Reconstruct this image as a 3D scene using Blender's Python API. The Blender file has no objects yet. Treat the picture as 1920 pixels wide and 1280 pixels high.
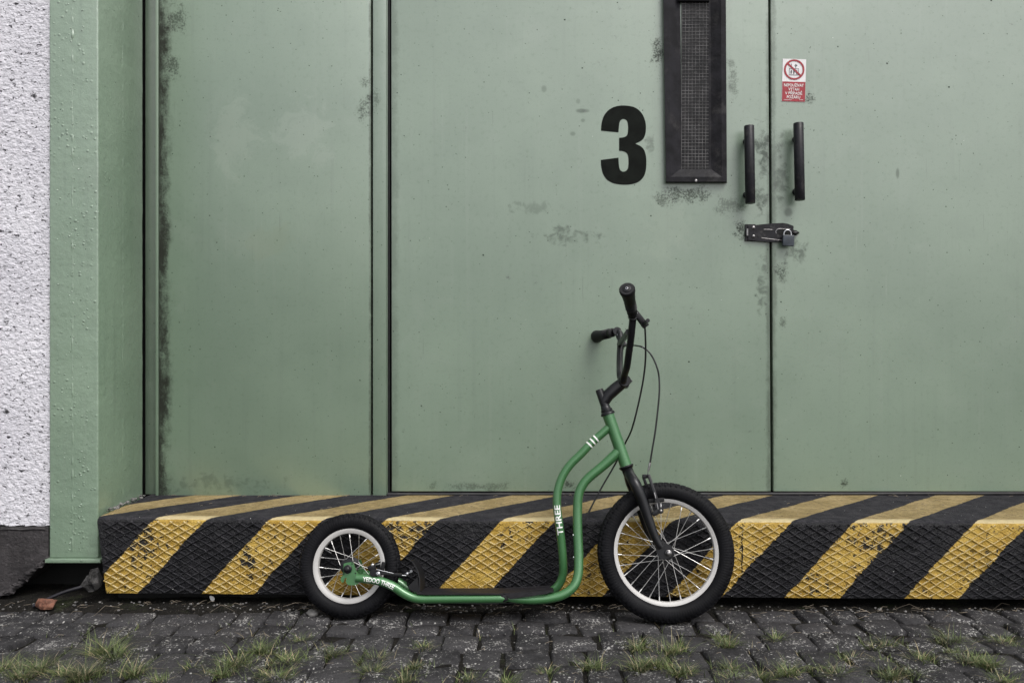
import bpy, bmesh, math, random
from mathutils import Vector, Matrix, noise
R = math.radians
random.seed(7)
C = bpy.context.scene.collection

# ------------------------------------------------------------------ camera
F = 1400.0          # focal length in pixels of the 1920 px wide photograph
H = 0.8327          # camera height
DD = 2.71           # camera to door plane
CAM = Vector((0, -DD, H))
cd = bpy.data.cameras.new('camera')
cd.sensor_width = 36; cd.lens = 36 * F / 1920; cd.clip_end = 500; cd.clip_start = 0.05
cam = bpy.data.objects.new('camera', cd); C.objects.link(cam)
cam.location = CAM; cam.rotation_euler = (R(90), 0, 0)
sc = bpy.context.scene
sc.camera = cam

# ------------------------------------------------------------------ light
SUN_EL, SUN_AZ = 56, 36          # azimuth to the right of the camera's back
w = bpy.data.worlds.new('World'); sc.world = w; w.use_nodes = True
nt = w.node_tree; nt.nodes.clear()
sky = nt.nodes.new('ShaderNodeTexSky'); sky.sky_type = 'NISHITA'; sky.sun_disc = False
sky.sun_elevation = R(SUN_EL); sky.sun_rotation = R(180 - SUN_AZ)
sky.dust_density = 4.0; sky.air_density = 1.0; sky.ozone_density = 1.0
hs = nt.nodes.new('ShaderNodeHueSaturation'); hs.inputs['Saturation'].default_value = 0.20
bg = nt.nodes.new('ShaderNodeBackground'); bg.inputs['Strength'].default_value = 0.15
wo = nt.nodes.new('ShaderNodeOutputWorld')
nt.links.new(sky.outputs[0], hs.inputs['Color']); nt.links.new(hs.outputs[0], bg.inputs[0]); nt.links.new(bg.outputs[0], wo.inputs[0])
sd = bpy.data.lights.new('sun', 'SUN'); sd.energy = 1.15; sd.angle = R(28); sd.color = (1, 0.97, 0.93)
sun = bpy.data.objects.new('sun', sd); C.objects.link(sun)
az = R(SUN_AZ); el = R(SUN_EL)
tosun = Vector((math.sin(az) * math.cos(el), -math.cos(az) * math.cos(el), math.sin(el)))
sun.rotation_euler = tosun.to_track_quat('Z', 'Y').to_euler()
sun.location = (1, -4, 5)
vs = sc.view_settings
vs.view_transform = 'Standard'; vs.look = 'None'; vs.exposure = 0.50; vs.gamma = 1; vs.use_curve_mapping = False

# ------------------------------------------------------------------ projection helpers (a photo pixel to a point at a known depth)
def PY(px, py, y):
    D = DD + y
    return Vector(((px - 960) / F * D, y, H - (py - 640) / F * D))
def G(px, py, z=0.0):
    D = (H - z) * F / (py - 640)
    return Vector(((px - 960) / F * D, D - DD, z))
def XZ(px, py, y=0.0):
    v = PY(px, py, y); return (v.x, v.z)

# ------------------------------------------------------------------ material helpers
class NT:
    def __init__(s, name):
        s.m = bpy.data.materials.new(name); s.m.use_nodes = True
        s.t = s.m.node_tree; s.t.nodes.clear()
        s.out = s.t.nodes.new('ShaderNodeOutputMaterial')
        s.b = s.t.nodes.new('ShaderNodeBsdfPrincipled')
        s.t.links.new(s.b.outputs[0], s.out.inputs[0])
        s._pos = None
    def put(s, sock, v):
        if isinstance(v, bpy.types.NodeSocket): s.t.links.new(v, sock)
        elif v is not None:
            if isinstance(v, (tuple, list)) and len(v) == 3 and sock.type == 'RGBA': v = (*v, 1)
            sock.default_value = v
    def math(s, op, a, b=None, c=None, clamp=False):
        n = s.t.nodes.new('ShaderNodeMath'); n.operation = op; n.use_clamp = clamp
        for i, v in enumerate((a, b, c)):
            if v is not None: s.put(n.inputs[i], v)
        return n.outputs[0]
    def vmath(s, op, a, b=None):
        n = s.t.nodes.new('ShaderNodeVectorMath'); n.operation = op
        s.put(n.inputs[0], a)
        if b is not None: s.put(n.inputs[1], b)
        return n.outputs[0]
    def world(s):
        if s._pos is None:
            s._pos = s.t.nodes.new('ShaderNodeNewGeometry').outputs['Position']
        return s._pos
    def obj(s):
        return s.t.nodes.new('ShaderNodeTexCoord').outputs['Object']
    def sep(s, v):
        n = s.t.nodes.new('ShaderNodeSeparateXYZ'); s.put(n.inputs[0], v); return n.outputs
    def comb(s, x, y, z):
        n = s.t.nodes.new('ShaderNodeCombineXYZ')
        for i, v in enumerate((x, y, z)): s.put(n.inputs[i], v)
        return n.outputs[0]
    def noise(s, v, scale, detail=3, rough=0.55, dist=0.0, out=0):
        n = s.t.nodes.new('ShaderNodeTexNoise'); s.put(n.inputs['Vector'], v)
        n.inputs['Scale'].default_value = scale; n.inputs['Detail'].default_value = detail
        n.inputs['Roughness'].default_value = rough; n.inputs['Distortion'].default_value = dist
        return n.outputs[out]
    def vor(s, v, scale, feature='F1', rnd=1.0):
        n = s.t.nodes.new('ShaderNodeTexVoronoi'); n.feature = feature; s.put(n.inputs['Vector'], v)
        n.inputs['Scale'].default_value = scale; n.inputs['Randomness'].default_value = rnd
        return n
    def ramp(s, f, lo, hi, a=0.0, b=1.0):
        n = s.t.nodes.new('ShaderNodeMapRange'); n.clamp = True; n.interpolation_type = 'SMOOTHSTEP'
        s.put(n.inputs[0], f)
        for i, v in enumerate((lo, hi, a, b)): s.put(n.inputs[i + 1], v)
        return n.outputs[0]
    def mix(s, f, a, b, mode='MIX'):
        n = s.t.nodes.new('ShaderNodeMix'); n.data_type = 'RGBA'; n.blend_type = mode
        s.put(n.inputs[0], f); s.put(n.inputs[6], a); s.put(n.inputs[7], b); return n.outputs[2]
    def bump(s, h, strength=0.5, dist=0.002, normal=None):
        n = s.t.nodes.new('ShaderNodeBump'); n.inputs['Strength'].default_value = strength
        n.inputs['Distance'].default_value = dist; s.put(n.inputs['Height'], h)
        if normal is not None: s.put(n.inputs['Normal'], normal)
        return n.outputs[0]
    def set(s, **k):
        for a, v in k.items():
            s.put(s.b.inputs[{'col': 'Base Color', 'rough': 'Roughness', 'metal': 'Metallic', 'nor': 'Normal', 'spec': 'Specular IOR Level', 'coat': 'Coat Weight', 'coatr': 'Coat Roughness', 'trans': 'Transmission Weight', 'alpha': 'Alpha', 'sheen': 'Sheen Weight'}[a]], v)
        return s.m

def simple(name, col, rough=0.5, metal=0.0, var=0.25, scale=30, bump=0.0, bscale=200, bdist=0.001, spec=0.5, coat=0.0, dust=0.0, dustcol=(0.3, 0.28, 0.25)):
    n = NT(name); o = n.obj()
    f = n.noise(o, scale, 4)
    c = n.mix(n.ramp(f, 0.3, 0.7), tuple(v * (1 - var) for v in col), tuple(min(1, v * (1 + var)) for v in col))
    if dust:
        c = n.mix(n.math('MULTIPLY', n.ramp(n.noise(o, scale * 0.7, 6, 0.7), 0.5, 0.72), dust), c, dustcol)
    kw = dict(col=c, rough=n.math('ADD', rough - 0.06, n.math('MULTIPLY', f, 0.12)), metal=metal, spec=spec, coat=coat)
    if bump: kw['nor'] = n.bump(n.noise(o, bscale, 4), bump, bdist)
    return n.set(**kw)

GREEN_A = (0.172, 0.242, 0.168)
GREEN_B = (0.132, 0.196, 0.132)

def door_paint(name, stains=(), pale=(), seed=0.0, edge=None, specks=1.0, lumps=0.0, tint=1.0):
    """weathered green paint; stains = [(px, py, rx, ry, strength, kind)] kind 's' smudge, 'g' gritty grime"""
    n = NT(name); p = n.world(); x, y, z = n.sep(p)
    q = n.comb(n.math('ADD', x, seed), n.math('MULTIPLY', y, 1.0), z)
    big = n.noise(q, 1.3, 4, 0.6)
    c = n.mix(n.ramp(big, 0.32, 0.68), tuple(v * tint for v in GREEN_B), tuple(v * tint for v in GREEN_A))
    # washed-out patches
    pat = n.noise(q, 4.5, 6, 0.65, 0.6)
    c = n.mix(n.math('MULTIPLY', n.ramp(pat, 0.52, 0.72), 0.28), c, (0.215, 0.265, 0.208))
    c = n.mix(n.math('MULTIPLY', n.ramp(pat, 0.46, 0.28), 0.20), c, (0.098, 0.152, 0.105))
    # rain streaks
    st = n.noise(n.comb(n.math('MULTIPLY', x, 34.0), n.math('MULTIPLY', y, 34.0), n.math('MULTIPLY', z, 1.1)), 1.0, 5, 0.6)
    c = n.mix(n.math('MULTIPLY', n.ramp(st, 0.55, 0.76), 0.30), c, (0.215, 0.265, 0.208))
    c = n.mix(n.math('MULTIPLY', n.ramp(st, 0.45, 0.25), 0.26), c, (0.088, 0.126, 0.090))
    # short runs and hairline scratches
    dr = n.noise(n.comb(n.math('MULTIPLY', x, 150.0), n.math('MULTIPLY', y, 150.0), n.math('MULTIPLY', z, 4.5)), 1.0, 3, 0.55)
    c = n.mix(n.math('MULTIPLY', n.math('MULTIPLY', n.ramp(dr, 0.66, 0.74), n.ramp(n.noise(q, 2.2, 3), 0.45, 0.65)), 0.55), c, (0.060, 0.078, 0.058))
    c = n.mix(n.math('MULTIPLY', n.math('MULTIPLY', n.ramp(dr, 0.33, 0.26), n.ramp(n.noise(q, 2.7, 3), 0.48, 0.65)), 0.45), c, (0.30, 0.34, 0.28))
    # fine grain
    gr = n.noise(q, 420, 2, 0.7)
    c = n.mix(n.math('MULTIPLY', n.ramp(gr, 0.40, 0.72), 0.34), c, (0.075, 0.105, 0.078))
    med = n.noise(q, 60, 4, 0.7)
    c = n.mix(n.math('MULTIPLY', n.ramp(med, 0.52, 0.75), 0.20), c, (0.105, 0.140, 0.103))
    for (px, py, rx, ry, s_, colr) in pale:
        X, Z = XZ(px, py); rx *= DD / F; ry *= DD / F
        d = n.math('SQRT', n.math('ADD', n.math('POWER', n.math('DIVIDE', n.math('SUBTRACT', x, X), rx), 2.0), n.math('POWER', n.math('DIVIDE', n.math('SUBTRACT', z, Z), ry), 2.0)))
        f = n.math('ADD', d, n.math('MULTIPLY', n.math('SUBTRACT', n.noise(q, 10, 7, 0.72, 0.8), 0.5), 3.2))
        c = n.mix(n.ramp(f, 0.85, 0.45, 0, s_), c, colr)
    grit = n.noise(q, 150, 5, 0.75)
    dirt = n.math('MULTIPLY', n.ramp(med, 0.52, 0.75), 0.25)
    smud = n.noise(q, 34, 4, 0.62, 0.5)
    warp = n.noise(q, 13, 5, 0.65, 0.4)
    for (px, py, rx, ry, s_, k) in stains:
        X, Z = XZ(px, py); rx *= DD / F; ry *= DD / F
        d = n.math('SQRT', n.math('ADD', n.math('POWER', n.math('DIVIDE', n.math('SUBTRACT', x, X), rx), 2.0), n.math('POWER', n.math('DIVIDE', n.math('SUBTRACT', z, Z), ry), 2.0)))
        if k != 'd': d = n.math('ADD', d, n.math('MULTIPLY', n.math('SUBTRACT', warp, 0.5), 2.4))
        if k == 'g':
            body = n.ramp(d, 1.25, 0.1)
            f = n.ramp(n.math('ADD', n.math('ADD', n.math('MULTIPLY', grit, 0.75), n.math('MULTIPLY', smud, 0.42)), n.math('MULTIPLY', body, 0.29)), 0.75, 0.94, 0, s_)
            c = n.mix(f, c, (0.016, 0.017, 0.014)); dirt = n.math('MAXIMUM', dirt, f)
        elif k == 's':
            body = n.ramp(d, 1.25, 0.1)
            f = n.ramp(n.math('ADD', smud, n.math('MULTIPLY', body, 0.34)), 0.66, 0.92, 0, s_)
            c = n.mix(f, c, (0.045, 0.053, 0.046)); dirt = n.math('MAXIMUM', dirt, f)
        else:   # 'd': soft fingerprint-like dab
            f = n.ramp(n.math('ADD', d, n.math('MULTIPLY', grit, 0.6)), 1.4, 0.75, 0, s_)
            c = n.mix(f, c, (0.055, 0.066, 0.055)); dirt = n.math('MAXIMUM', dirt, f)
    if edge:   # grime beside a vertical joint, (px of joint, width px, strength)
        for (ex, wd, s_) in edge:
            X, _ = XZ(ex, 640); wdm = wd * DD / F
            d = n.math('DIVIDE', n.math('ABSOLUTE', n.math('SUBTRACT', x, X)), wdm)
            body = n.ramp(d, 1.0, 0.0)
            ln = n.noise(n.comb(n.math('MULTIPLY', x, 3.0), 0.0, z), 5.5, 5, 0.7)
            f = n.ramp(n.math('ADD', n.math('ADD', n.math('MULTIPLY', body, 0.50), n.math('MULTIPLY', n.math('ADD', grit, smud), 0.40)), n.math('MULTIPLY', ln, 0.80)), 0.98, 1.36, 0, s_)
            f = n.math('MULTIPLY', f, n.ramp(d, 1.0, 0.35))
            c = n.mix(f, c, (0.022, 0.021, 0.018)); dirt = n.math('MAXIMUM', dirt, f)
    # specks of dirt and chips of pale primer
    q2 = n.comb(n.math('ADD', x, n.math('MULTIPLY', y, 1.0)), z, seed)
    for sc_, r_, pr, col in ((13, 0.050, 0.30, (0.025, 0.03, 0.025)), (31, 0.075, 0.55, (0.035, 0.042, 0.035)), (17, 0.036, 0.78, (0.62, 0.64, 0.60)), (60, 0.13, 0.60, (0.06, 0.08, 0.062))):
        v = n.vor(q2, sc_)
        rc = n.sep(v.outputs['Color'])
        rr = n.math('MULTIPLY', rc[1], r_)
        dd = n.math('ADD', v.outputs['Distance'], n.math('MULTIPLY', n.math('SUBTRACT', n.noise(q2, 180, 2), 0.5), r_ * 0.9))
        f = n.math('MULTIPLY', n.math('LESS_THAN', dd, rr), n.math('GREATER_THAN', rc[0], pr))
        c = n.mix(n.math('MULTIPLY', f, 0.9 * specks), c, col); dirt = n.math('MAXIMUM', dirt, f)
    hb = n.math('ADD', n.math('MULTIPLY', n.noise(q, 260, 3, 0.6), 0.5), n.math('MULTIPLY', n.noise(q, 3.2, 3), 9.0))
    nor = n.bump(hb, 0.35, 0.0012)
    if lumps:
        v = n.vor(p, 75)
        rc = n.sep(v.outputs['Color'])
        lump = n.math('MULTIPLY', n.ramp(v.outputs['Distance'], 0.42, 0.1), n.math('GREATER_THAN', rc[0], 0.62))
        nor = n.bump(n.math('ADD', n.math('MULTIPLY', lump, n.ramp(n.noise(p, 7, 3), 0.45, 0.62)), n.math('MULTIPLY', n.noise(p, 38, 5, 0.6), 0.9)), lumps, 0.006, nor)
    n.b.inputs['Coat IOR'].default_value = 1.72
    return n.set(col=c, rough=n.math('ADD', 0.36, n.math('MULTIPLY', med, 0.16)), spec=n.math('SUBTRACT', 1.0, n.math('MULTIPLY', dirt, 0.9)), coat=n.math('SUBTRACT', 1.0, dirt, clamp=True), coatr=0.33, nor=nor)

M = {}
def build_materials():
    M['panel'] = door_paint('weathered_panel_paint', seed=3.1, edge=[(298, 46, 0.95), (697, 11, 0.6)],
        stains=[(688, 195, 26, 62, 0.75, 'g'), (330, 35, 34, 45, 0.7, 'g'), (320, 130, 26, 30, 0.7, 'g'), (420, 905, 150, 26, 0.35, 's')],
        pale=[(440, 265, 62, 90, 0.35, (0.235, 0.285, 0.22)), (570, 245, 80, 70, 0.35, (0.235, 0.285, 0.225)), (500, 455, 60, 40, 0.25, (0.155, 0.195, 0.11))])
    M['leaf_a'] = door_paint('weathered_door_paint', seed=0.0, edge=[(735, 26, 0.32), (1443, 16, 0.45)],
        stains=[(1064, 442, 74, 26, 0.55, 's'), (1090, 208, 12, 5, 0.55, 'd'), (1098, 208, 9, 4, 0.4, 'd'), (1020, 167, 6, 8, 0.35, 'd'), (1074, 251, 6, 5, 0.4, 'd'), (1093, 226, 5, 4, 0.4, 'd'), (1084, 190, 5, 6, 0.3, 'd'),
                (1232, 95, 20, 70, 0.85, 'g'), (1300, 362, 95, 24, 0.75, 'g'), (1240, 372, 30, 30, 0.6, 'g'), (1372, 150, 16, 60, 0.5, 'g'), (1432, 290, 22, 80, 0.75, 's'), (1424, 370, 30, 40, 0.65, 's'), (1392, 432, 24, 34, 0.85, 'g'), (1430, 530, 18, 70, 0.55, 's'), (1370, 385, 50, 26, 0.45, 'g'), (1000, 390, 60, 20, 0.3, 's'), (1220, 275, 12, 24, 0.45, 's'),
                (890, 912, 120, 14, 0.5, 'g'), (1069, 908, 20, 16, 0.8, 'g')],
        pale=[(1250, 430, 60, 80, 0.25, (0.21, 0.265, 0.19))])
    M['leaf_b'] = door_paint('weathered_door_paint_right', seed=7.7, edge=[(1449, 16, 0.45)],
        stains=[(1517, 185, 20, 26, 0.9, 'g'), (1462, 330, 26, 90, 0.5, 's'), (1472, 260, 18, 30, 0.4, 's'), (1478, 398, 10, 10, 0.5, 'd'), (1495, 470, 30, 40, 0.6, 's'), (1466, 520, 22, 40, 0.7, 'g'), (1466, 605, 12, 18, 0.6, 'g'), (1683, 325, 4, 12, 0.5, 'd'), (1583, 905, 14, 12, 0.8, 'g')])
    M['frame'] = door_paint('frame_paint', seed=12.3, edge=[(697, 8, 0.3)], stains=[(706, 190, 16, 40, 0.5, 'g')], tint=0.98)
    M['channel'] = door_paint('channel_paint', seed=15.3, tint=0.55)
    M['pillar'] = door_paint('thick_pillar_paint', seed=22.0, lumps=0.5, specks=0.8, tint=1.25)
    M['black_paint'] = simple('black_steel', (0.008, 0.0075, 0.011), 0.45, 0, 0.35, 40, 0.25, 260, 0.001, spec=0.3, dust=0.10)
    M['hasp'] = simple('worn_black_hasp', (0.008, 0.0075, 0.010), 0.42, 0, 0.4, 60, 0.3, 200, 0.001, spec=0.3, dust=0.12)
    M['bezel'] = simple('dark_window_frame', (0.013, 0.0125, 0.0150), 0.6, 0, 0.45, 22, 0.5, 120, 0.002, spec=0.14, dust=0.6, dustcol=(0.058, 0.055, 0.055))
    M['rubber'] = simple('old_rubber', (0.012, 0.012, 0.013), 0.6, 0, 0.4, 30, 0.3, 150, 0.001, dust=0.25, dustcol=(0.10, 0.09, 0.08))
    M['void'] = simple('dark_gap', (0.006, 0.006, 0.006), 0.9, 0, 0.3)  # near-black colour puts the shade into gaps and hollows
    M['numeral'] = simple('stencil_black', (0.007, 0.0085, 0.007), 0.7, 0, 0.3, 24, 0.2, 300, 0.0008, spec=0.08)
    M['steel'] = simple('bright_steel', (0.50, 0.50, 0.52), 0.3, 1.0, 0.1, 60)
    M['dull_steel'] = simple('dull_steel', (0.30, 0.29, 0.29), 0.4, 1.0, 0.3, 60)
    M['lock'] = simple('blue_grey_lock', (0.030, 0.038, 0.050), 0.35, 0, 0.25, 60, dust=0.1)
    M['wire'] = simple('glass_wire', (0.165, 0.16, 0.16), 0.5, 0.0, 0.5, 30)
    n = NT('dirty_glass'); p = n.world()
    c = n.mix(n.ramp(n.noise(p, 9, 6, 0.7), 0.35, 0.75), (0.006, 0.006, 0.007), (0.026, 0.024, 0.025))
    sp = n.vor(p, 130); f = n.math('MULTIPLY', n.math('LESS_THAN', sp.outputs['Distance'], 0.14), n.math('GREATER_THAN', n.sep(sp.outputs['Color'])[0], 0.8))
    M['glass'] = n.set(col=n.mix(f, c, (0.22, 0.22, 0.22)), rough=n.ramp(n.noise(p, 14, 4), 0.3, 0.7, 0.25, 0.5), spec=0.22)
    # plaster
    n = NT('roughcast_plaster'); p = n.world()
    v1 = n.vor(n.vmath('MULTIPLY', p, (1.0, 1.0, 1.5)), 105)
    pit = n.noise(n.vmath('MULTIPLY', p, (1.0, 1.0, 1.9)), 62, 4, 0.62, 0.6)
    c = n.mix(n.ramp(n.noise(p, 4, 4), 0.3, 0.7), (0.62, 0.605, 0.65), (0.70, 0.685, 0.725))
    c = n.mix(n.ramp(pit, 0.590, 0.632), c, (0.085, 0.08, 0.09))  # pits coloured dark, the shade inside them put into the colour
    c = n.mix(n.math('MULTIPLY', n.ramp(n.noise(p, 190, 3, 0.6), 0.58, 0.74), 0.5), c, (0.26, 0.25, 0.28))
    v3 = n.vor(p, 11); f3 = n.math('MULTIPLY', n.ramp(n.math('ADD', v3.outputs['Distance'], n.math('MULTIPLY', n.noise(p, 120, 3), 0.16)), 0.24, 0.16), n.math('GREATER_THAN', n.sep(v3.outputs['Color'])[0], 0.78))
    c = n.mix(f3, c, (0.05, 0.048, 0.052))
    h = n.math('ADD', n.math('ADD', n.math('MULTIPLY', v1.outputs['Distance'], -0.5), n.math('MULTIPLY', n.noise(p, 75, 6, 0.7), 1.1)), n.math('MULTIPLY', n.ramp(pit, 0.58, 0.70), -0.8))
    M['plaster'] = n.set(col=c, rough=0.92, spec=0.15, nor=n.bump(h, 0.62, 0.007))
    # plinth render, dark and damp
    n = NT('dark_plinth_render'); p = n.world()
    c = n.mix(n.ramp(n.noise(p, 9, 6, 0.65), 0.3, 0.72), (0.028, 0.0255, 0.0265), (0.072, 0.066, 0.068))
    c = n.mix(n.math('MULTIPLY', n.ramp(n.noise(p, 90, 4, 0.7), 0.6, 0.75), 0.6), c, (0.20, 0.19, 0.19))
    M['plinth'] = n.set(col=c, rough=0.9, spec=0.2, nor=n.bump(n.noise(p, 55, 7, 0.7), 0.9, 0.012))
    # striped step
    n = NT('striped_step_paint'); p = n.world(); x, y, z = n.sep(p)
    up = n.sep(n.t.nodes.new('ShaderNodeNewGeometry').outputs['True Normal'])[2]
    top = n.math('GREATER_THAN', up, 0.6)
    yf = n.math('ADD', -0.3674, n.math('MULTIPLY', x, -0.0195))
    dz = n.math('MINIMUM', n.math('SUBTRACT', z, 0.272), 0.0)
    dy = n.math('MAXIMUM', n.math('SUBTRACT', y, yf), 0.0)
    slope = n.math('ADD', 1.02, n.math('MULTIPLY', n.math('ADD', x, 1.0), 0.07))
    u = n.math('SUBTRACT', n.math('SUBTRACT', x, n.math('MULTIPLY', dz, 0.92)), n.math('MULTIPLY', dy, slope))
    u = n.math('ADD', u, n.math('MULTIPLY', n.math('SUBTRACT', n.noise(p, 6, 3), 0.5), 0.035))
    u = n.math('ADD', u, n.math('MULTIPLY', n.math('SUBTRACT', n.noise(p, 90, 3), 0.5), 0.012))
    fr = n.math('FRACT', n.math('ADD', n.math('DIVIDE', n.math('ADD', u, 1.136), 0.3668), 20.0))
    yel = n.math('MULTIPLY', n.ramp(fr, 0.0, 0.012), n.ramp(fr, 0.467, 0.455))
    yc = n.mix(n.ramp(n.noise(p, 14, 6, 0.7), 0.3, 0.72), (0.34, 0.205, 0.028), (0.52, 0.350, 0.075))
    yc = n.mix(n.math('MULTIPLY', n.ramp(n.noise(p, 45, 6, 0.75), 0.5, 0.72), 0.7), yc, (0.22, 0.135, 0.028))
    wear = n.math('ADD', n.math('MULTIPLY', n.noise(p, 48, 6, 0.75), 0.66), n.math('MULTIPLY', n.noise(p, 5.5, 3, 0.6), 0.46))
    yc = n.mix(n.ramp(wear, 0.608, 0.645), yc, (0.016, 0.015, 0.014))
    bc = n.mix(n.ramp(n.noise(p, 20, 5, 0.7), 0.35, 0.7), (0.0040, 0.0040, 0.0052), (0.0110, 0.0106, 0.0130))
    bc = n.mix(n.math('MULTIPLY', n.ramp(n.noise(p, 75, 6, 0.75), 0.60, 0.75), 0.30), bc, (0.15, 0.145, 0.15))
    ytop = n.mix(n.ramp(n.noise(p, 12, 5, 0.7), 0.3, 0.7), (0.24, 0.180, 0.080), (0.37, 0.285, 0.145))
    ytop = n.mix(n.ramp(n.noise(n.vmath('MULTIPLY', p, (60.0, 190.0, 60.0)), 1.0, 5, 0.75), 0.50, 0.66), ytop, (0.085, 0.068, 0.042))
    lip = n.ramp(n.math('ADD', dy, n.math('MULTIPLY', n.noise(p, 40, 3), 0.02)), 0.052, 0.028)  # front lip brighter, its catch of light put into the colour
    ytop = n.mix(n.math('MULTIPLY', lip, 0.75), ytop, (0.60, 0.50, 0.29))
    btop = n.mix(n.ramp(n.noise(p, 22, 5, 0.7), 0.35, 0.7), (0.020, 0.020, 0.024), (0.044, 0.042, 0.047))
    btop = n.mix(n.math('MULTIPLY', n.ramp(n.noise(p, 160, 4, 0.75), 0.58, 0.72), 0.5), btop, (0.15, 0.14, 0.135))
    yc = n.mix(top, yc, ytop); bc = n.mix(top, bc, btop)
    c = n.mix(yel, bc, yc)
    sp = n.vor(p, 70); f = n.math('MULTIPLY', n.math('LESS_THAN', sp.outputs['Distance'], 0.10), n.math('GREATER_THAN', n.sep(sp.outputs['Color'])[0], 0.93))
    c = n.mix(f, c, (0.55, 0.55, 0.53))
    rib = n.noise(n.vmath('MULTIPLY', p, (22.0, 210.0, 22.0)), 1.0, 4, 0.6)
    hh = n.math('ADD', n.math('MULTIPLY', n.noise(p, 60, 6, 0.68), 1.0), n.math('MULTIPLY', n.math('MULTIPLY', rib, top), 0.9))
    M['step'] = n.set(col=c, rough=n.mix(top, (0.40,) * 3, (0.85,) * 3), spec=n.mix(top, (0.30,) * 3, (0.12,) * 3), nor=n.bump(hh, 0.95, 0.010))
    # cobbles
    n = NT('basalt_cobble'); p = n.world(); o = n.t.nodes.new('ShaderNodeObjectInfo').outputs['Random']
    base = n.mix(o, (0.014, 0.0138, 0.0150), (0.052, 0.050, 0.052))
    c = n.mix(n.ramp(n.noise(p, 26, 6, 0.7), 0.3, 0.7), base, (0.050, 0.048, 0.050))
    c = n.mix(n.math('MULTIPLY', n.ramp(n.noise(p, 110, 5, 0.7), 0.5, 0.66), 0.6), c, (0.016, 0.016, 0.017))
    li = n.math('ADD', n.math('MULTIPLY', n.noise(p, 150, 5, 0.7), 0.72), n.math('MULTIPLY', n.noise(p, 13, 4, 0.65), 0.42))
    c = n.mix(n.math('MULTIPLY', n.ramp(li, 0.645, 0.675), 0.85), c, (0.36, 0.35, 0.335))
    sp = n.vor(n.vmath('MULTIPLY', p, (1, 1, 0.3)), 75); rc = n.sep(sp.outputs['Color'])
    f = n.math('MULTIPLY', n.math('LESS_THAN', n.math('ADD', sp.outputs['Distance'], n.math('MULTIPLY', n.noise(p, 240, 2), 0.15)), n.math('MULTIPLY', rc[1], 0.34)), n.math('GREATER_THAN', rc[0], 0.62))
    c = n.mix(n.math('MULTIPLY', f, 0.8), c, (0.42, 0.41, 0.39))
    hh = n.math('ADD', n.noise(p, 45, 7, 0.7), n.math('MULTIPLY', n.noise(p, 160, 3, 0.6), 0.4))
    M['cobble'] = n.set(col=c, rough=0.8, spec=0.16, nor=n.bump(hh, 0.9, 0.009))
    # soil
    n = NT('joint_soil'); p = n.world()
    c = n.mix(n.ramp(n.noise(p, 30, 6, 0.7), 0.3, 0.7), (0.006, 0.0055, 0.005), (0.019, 0.017, 0.014))
    c = n.mix(n.math('MULTIPLY', n.ramp(n.noise(p, 8, 5, 0.7), 0.55, 0.7), 0.6), c, (0.030, 0.040, 0.014))
    c = n.mix(n.ramp(n.noise(p, 190, 4, 0.75), 0.62, 0.68), c, (0.17, 0.155, 0.135))
    M['soil'] = n.set(col=c, rough=0.95, spec=0.15, nor=n.bump(n.noise(p, 90, 6, 0.75), 1.0, 0.012))
    n = NT('yard_paving'); p = n.world()
    c = n.mix(n.ramp(n.noise(p, 3, 6, 0.7), 0.3, 0.7), (0.045, 0.044, 0.044), (0.08, 0.078, 0.076))
    M['ground'] = n.set(col=c, rough=0.9, nor=n.bump(n.noise(p, 40, 6, 0.7), 0.8, 0.01))
    M['stone_lump'] = simple('rough_concrete', (0.030, 0.029, 0.029), 0.9, 0, 0.5, 60, 0.9, 90, 0.01, dust=0.5, dustcol=(0.12, 0.115, 0.11))
    M['brick'] = simple('red_brick', (0.150, 0.062, 0.038), 0.85, 0, 0.5, 70, 0.9, 120, 0.006, dust=0.4, dustcol=(0.26, 0.15, 0.10))
    # scooter
    n = NT('metallic_green_paint'); o = n.obj()
    c = n.mix(n.ramp(n.noise(o, 900, 1), 0.4, 0.7), (0.040, 0.138, 0.046), (0.062, 0.180, 0.068))
    M['sgreen'] = n.set(col=c, rough=0.34, metal=0.25, spec=0.6, coat=0.55, coatr=0.12)
    M['sblack'] = simple('satin_black_alloy', (0.0045, 0.0045, 0.006), 0.34, 0.0, 0.15, 40, spec=0.4, dust=0.02)
    M['splastic'] = simple('black_plastic', (0.008, 0.008, 0.009), 0.5, 0, 0.2, 40, 0.2, 500, 0.0005, spec=0.3)
    M['deck'] = simple('grip_deck', (0.012, 0.011, 0.013), 0.6, 0, 0.3, 60, 0.5, 700, 0.0008, spec=0.25)
    M['srubber'] = simple('grip_rubber', (0.005, 0.005, 0.006), 0.55, 0, 0.25, 60, 0.3, 600, 0.0006, spec=0.3)
    M['tyre'] = simple('tyre_rubber', (0.0050, 0.0050, 0.0062), 0.6, 0, 0.35, 14, 0.25, 240, 0.0007, spec=0.13, dust=0.10, dustcol=(0.055, 0.052, 0.05))
    M['rim'] = simple('white_rim', (0.46, 0.448, 0.435), 0.42, 0.0, 0.06, 12, dust=0.12, dustcol=(0.30, 0.29, 0.28))
    M['spoke'] = simple('spoke_steel', (0.60, 0.59, 0.58), 0.35, 0.7, 0.05, 20)
    M['decal'] = simple('white_decal', (0.78, 0.78, 0.76), 0.45, 0, 0.03, 20)
    M['sign_white'] = simple('sign_white', (0.72, 0.70, 0.70), 0.4, 0, 0.05, 60)
    M['sign_red'] = simple('sign_red', (0.30, 0.016, 0.026), 0.4, 0, 0.15, 60)
    M['sign_black'] = simple('sign_black', (0.03, 0.035, 0.035), 0.5, 0, 0.1, 60)
    M['grass'] = simple('grass_blade', (0.072, 0.097, 0.028), 0.6, 0, 0.55, 18)
    M['straw'] = simple('dry_straw', (0.30, 0.25, 0.15), 0.75, 0, 0.4, 18)
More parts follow.
